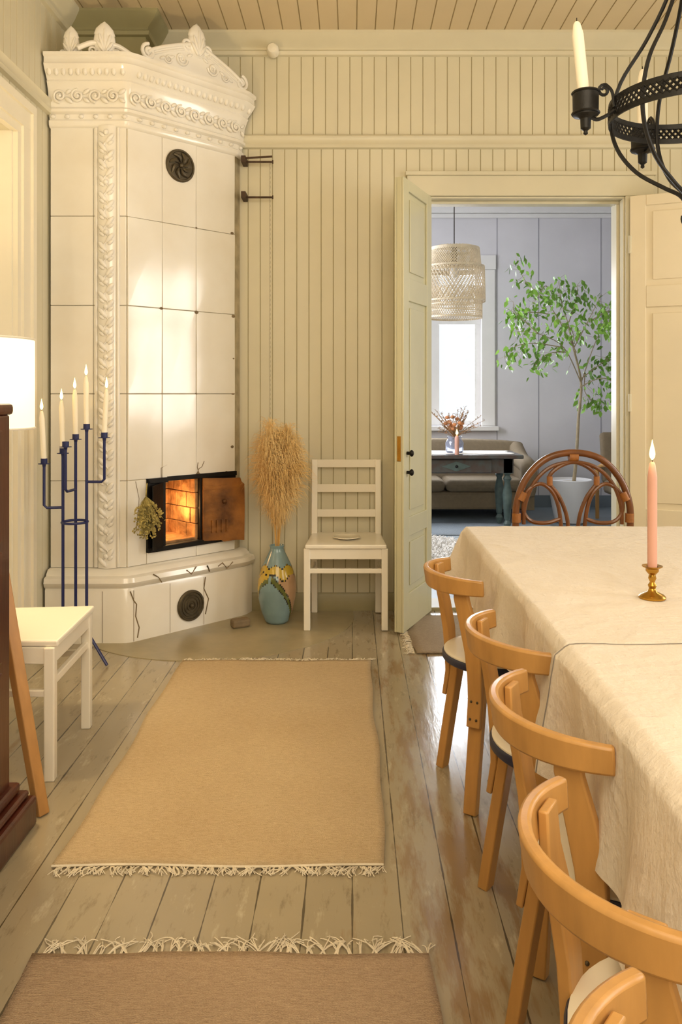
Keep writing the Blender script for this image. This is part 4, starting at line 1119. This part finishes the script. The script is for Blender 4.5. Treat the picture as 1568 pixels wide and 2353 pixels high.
for k in range(6500):
    a = rr.random()*2*PI; f = math.sqrt(rr.random()); r = sk(a)*f
    p = V((scx+r*.9*math.cos(a), scy+r*1.45*math.sin(a), .004+.026*(1-f)))
    d_ = V((rr.uniform(-1, 1)+.4*math.cos(a), rr.uniform(-1, 1), rr.uniform(.35, 1.1))).normalized()*rr.uniform(.03, .06)
    sd = V((-d_.y, d_.x, 0)).normalized()*.006
    b.add([p-sd, p+sd, p+d_*.6+sd*.8, p+d_+ZZ*-.01], [(0, 1, 2, 3)])
tag(b.build('sheepskin_rug', m_wool, center=True), 'white fluffy sheepskin on the floor just beyond the doorway', 'sheepskin')
# ficus
FY = 7.84
def fp(px, py, dy=0): p = P(px, py, FY); return V((p.x, FY+dy, p.z))
pot_x = fp(1312, 1150).x
fc = thing('potted_tree', 'tall leafy green fig tree in a white pot in the back room', 'potted plant', (pot_x, FY, 0))
MB().lathe([(.13, 0), (.15, .01), (.175, .12), (.20, .28), (.208, .415), (.196, .42), (.19, .40), (.0005, .385)], (pot_x, FY, 0), 36).build('pot', m_pot, fc, True)
MB().lathe([(.19, .386), (.10, .395), (.0005, .398)], (pot_x, FY, 0), 24).build('soil', m_bark, fc, True)
tr_ = smoothpts([V((pot_x+.03, FY, .38)), fp(1325, 1050), fp(1330, 960), fp(1336, 880), fp(1322, 800, .05), fp(1308, 740, .05)], 5)
MB().tube(tr_, [.019-.011*i/(len(tr_)-1) for i in range(len(tr_))], 8).build('trunk', m_bark, fc, True)
brs = [[(1336, 880, 0), (1290, 800, -.1), (1230, 770, -.15), (1180, 765, -.2)], [(1325, 810, .0), (1270, 700, .1), (1215, 640, .15), (1195, 590, .15)], [(1310, 745, .05), (1290, 690, 0), (1285, 640, 0)],
       [(1336, 880, 0), (1370, 800, .1), (1400, 730, .1), (1415, 690, .1)], [(1322, 800, .05), (1350, 730, -.1), (1372, 680, -.15)], [(1333, 890, 0), (1370, 870, -.1), (1400, 880, -.15), (1405, 915, -.15)],
       [(1300, 810, -.08), (1250, 815, -.2), (1215, 845, -.25)], [(1336, 870, 0), (1390, 830, 0), (1430, 810, 0)], [(1270, 720, .1), (1230, 715, .1), (1190, 720, .1), (1185, 690, .1)], [(1290, 800, -.1), (1220, 790, -.1), (1175, 800, -.1), (1155, 825, -.1)],
       [(1320, 790, 0), (1300, 760, -.2), (1260, 740, -.25)], [(1308, 740, 0), (1330, 690, .1), (1335, 650, .1)], [(1230, 770, -.15), (1200, 740, -.1), (1178, 715, -.1)], [(1345, 860, 0), (1355, 900, .15), (1380, 930, .15)],
       [(1285, 700, 0), (1250, 660, -.1), (1225, 690, -.2)], [(1350, 740, -.1), (1390, 720, -.2), (1400, 770, -.2)]]
b = MB(); lf = MB(); rr = random.Random(31)
for br in brs:
    pts = smoothpts([fp(*q) for q in br], 5); n = len(pts)
    b.tube(pts, [.006-.004*i/(n-1) for i in range(n)], 5)
    for k in range(54):
        f = .2+.8*rr.random()**.8; i = min(n-2, int(f*(n-1))); p = pts[i].lerp(pts[i+1], rr.random())
        tw = V((rr.uniform(-1, 1), rr.uniform(-1, 1), rr.uniform(-1, .5)))*.11; q = p+tw
        if k % 3 == 0: b.tube([p, q], .0014, 3)
        l = rr.uniform(.05, .085); d_ = V((rr.uniform(-.6, .6), rr.uniform(-.6, .6), rr.uniform(-1, -.1))).normalized()
        sd = d_.cross(V((rr.uniform(-1, 1), rr.uniform(-1, 1), rr.uniform(-1, 1)))).normalized()*l*.25; nn = d_.cross(sd).normalized()*l*.06
        lf.add([q, q+d_*l*.35+sd, q+d_*l*.7+sd*.7, q+d_*l-nn, q+d_*l*.7-sd*.7, q+d_*l*.35-sd, q+d_*l*.5+nn], [(0, 1, 6), (1, 2, 6), (2, 3, 6), (3, 4, 6), (4, 5, 6), (5, 0, 6)])
b.build('branches', m_bark, fc, True); lf.build('foliage', m_leaf, fc, True)
# armchair
ac = thing('armchair', 'light wooden armchair with pale blanket beside the white pot', 'armchair', (2.78, 7.72, 0))
b = MB(); b.box(2.50, 3.1, 7.45, 8.05, .26, .40); b.build('seat', m_sofa, ac, True, bevel=.04)
MB().grid(lambda u, v: (2.50+.6*u, 8.03+.10*v, .36+.5*v), 6, 6).build('back', m_sofa, ac, True, solid=.1, bevel=.03)
for x in (2.46, 3.14):
    MB().tube(smoothpts([(x, 7.44, 0), (x, 7.42, .40), (x, 7.47, .54), (x, 7.6, .565), (x, 7.9, .55), (x, 8.08, .50)], 6), .02, 8).build('arm', m_birch, ac, True)
    MB().tube([(x, 8.08, 0), (x, 8.08, .52)], .02, 8).build('leg', m_birch, ac, True)
b = MB(); b.grid(lambda u, v: (2.49+.35*u+.01*math.sin(v*14), 7.43+.4*v if v > .25 else 7.43-.012*math.sin(u*22), .415+.01*math.sin(u*17+v*9) if v > .25 else .41-(.25-v)*.9), 24, 24)
tag(b.build('blanket', m_wool, center=True, solid=.006), 'white throw draped over the armchair seat in the back room', 'blanket')

# ------------------------------------------------------------------ lights
def area(name, loc, target, size, power, color, sy=None):
    l = bpy.data.lights.new(name, 'AREA'); l.energy = power; l.color = color; l.size = size
    if sy: l.shape = 'RECTANGLE'; l.size_y = sy
    o = bpy.data.objects.new(name, l); COL.objects.link(o); o.location = loc
    o.rotation_euler = (V(target)-V(loc)).to_track_quat('-Z', 'Y').to_euler(); return o
def point(name, loc, power, color, r=.05):
    l = bpy.data.lights.new(name, 'POINT'); l.energy = power; l.color = color; l.shadow_soft_size = r
    o = bpy.data.objects.new(name, l); COL.objects.link(o); o.location = loc; return o
area('room light', (.3, .4, 3.15), (.0, 2.8, .6), 2.2, 64, (1, .84, .62))
area('front fill', (.4, -1.5, 1.9), (-.1, 3.5, 1.2), 2.0, 52, (1, .885, .70))  # added fill light behind the camera; the front wall has no window
for a_, c_, pw in ((RW[0][0], RW[0][1], 62), (RW[1][0], RW[1][1], 60)):
    area('right window light', (XR+.3, (a_+c_)/2, 1.75), (0, (a_+c_)/2, 1.5), c_-a_+.1, pw, (1, .95, .87), 1.75)
point('floor lamp bulb', (LX, LY, 1.30), 40, (1, .75, .42), .06)
p = D(.33, Z1+.16, -.10); point('stove fire', p, 2.8, (1, .55, .20), .05)
point('table candle light', (cx, cy, TZ+.37), 1.0, (1, .65, .3), .01)
area('far window light', (.91, RY+.35, 1.75), (.91, 5.5, 1.4), 1.2, 150, (.91, .95, 1), 1.9)
area('far side fill', (RX0+.1, 6.6, 1.9), (2.6, 7.4, 1.3), 1.5, 88, (.94, .95, 1))  # added fill light inside the back room; its left wall is solid
w = bpy.data.worlds.new('World'); S.world = w; w.use_nodes = True
bg = w.node_tree.nodes['Background']; bg.inputs[0].default_value = (.88, .94, 1, 1); bg.inputs[1].default_value = 1.2
S.view_settings.view_transform = 'Standard'

# ------------------------------------------------------------------ camera
cd = bpy.data.cameras.new('Camera'); cam = bpy.data.objects.new('Camera', cd); COL.objects.link(cam)
cam.location = (0, 0, CH); cam.rotation_euler = (PI/2, 0, 0)
cd.sensor_fit = 'VERTICAL'; cd.sensor_height = 36; cd.sensor_width = 24
cd.lens = FPX/2353*36
cd.shift_x = -(CX-784)/2353; cd.shift_y = -(1176.5-HY)/2353
cd.clip_start = .02
S.camera = cam
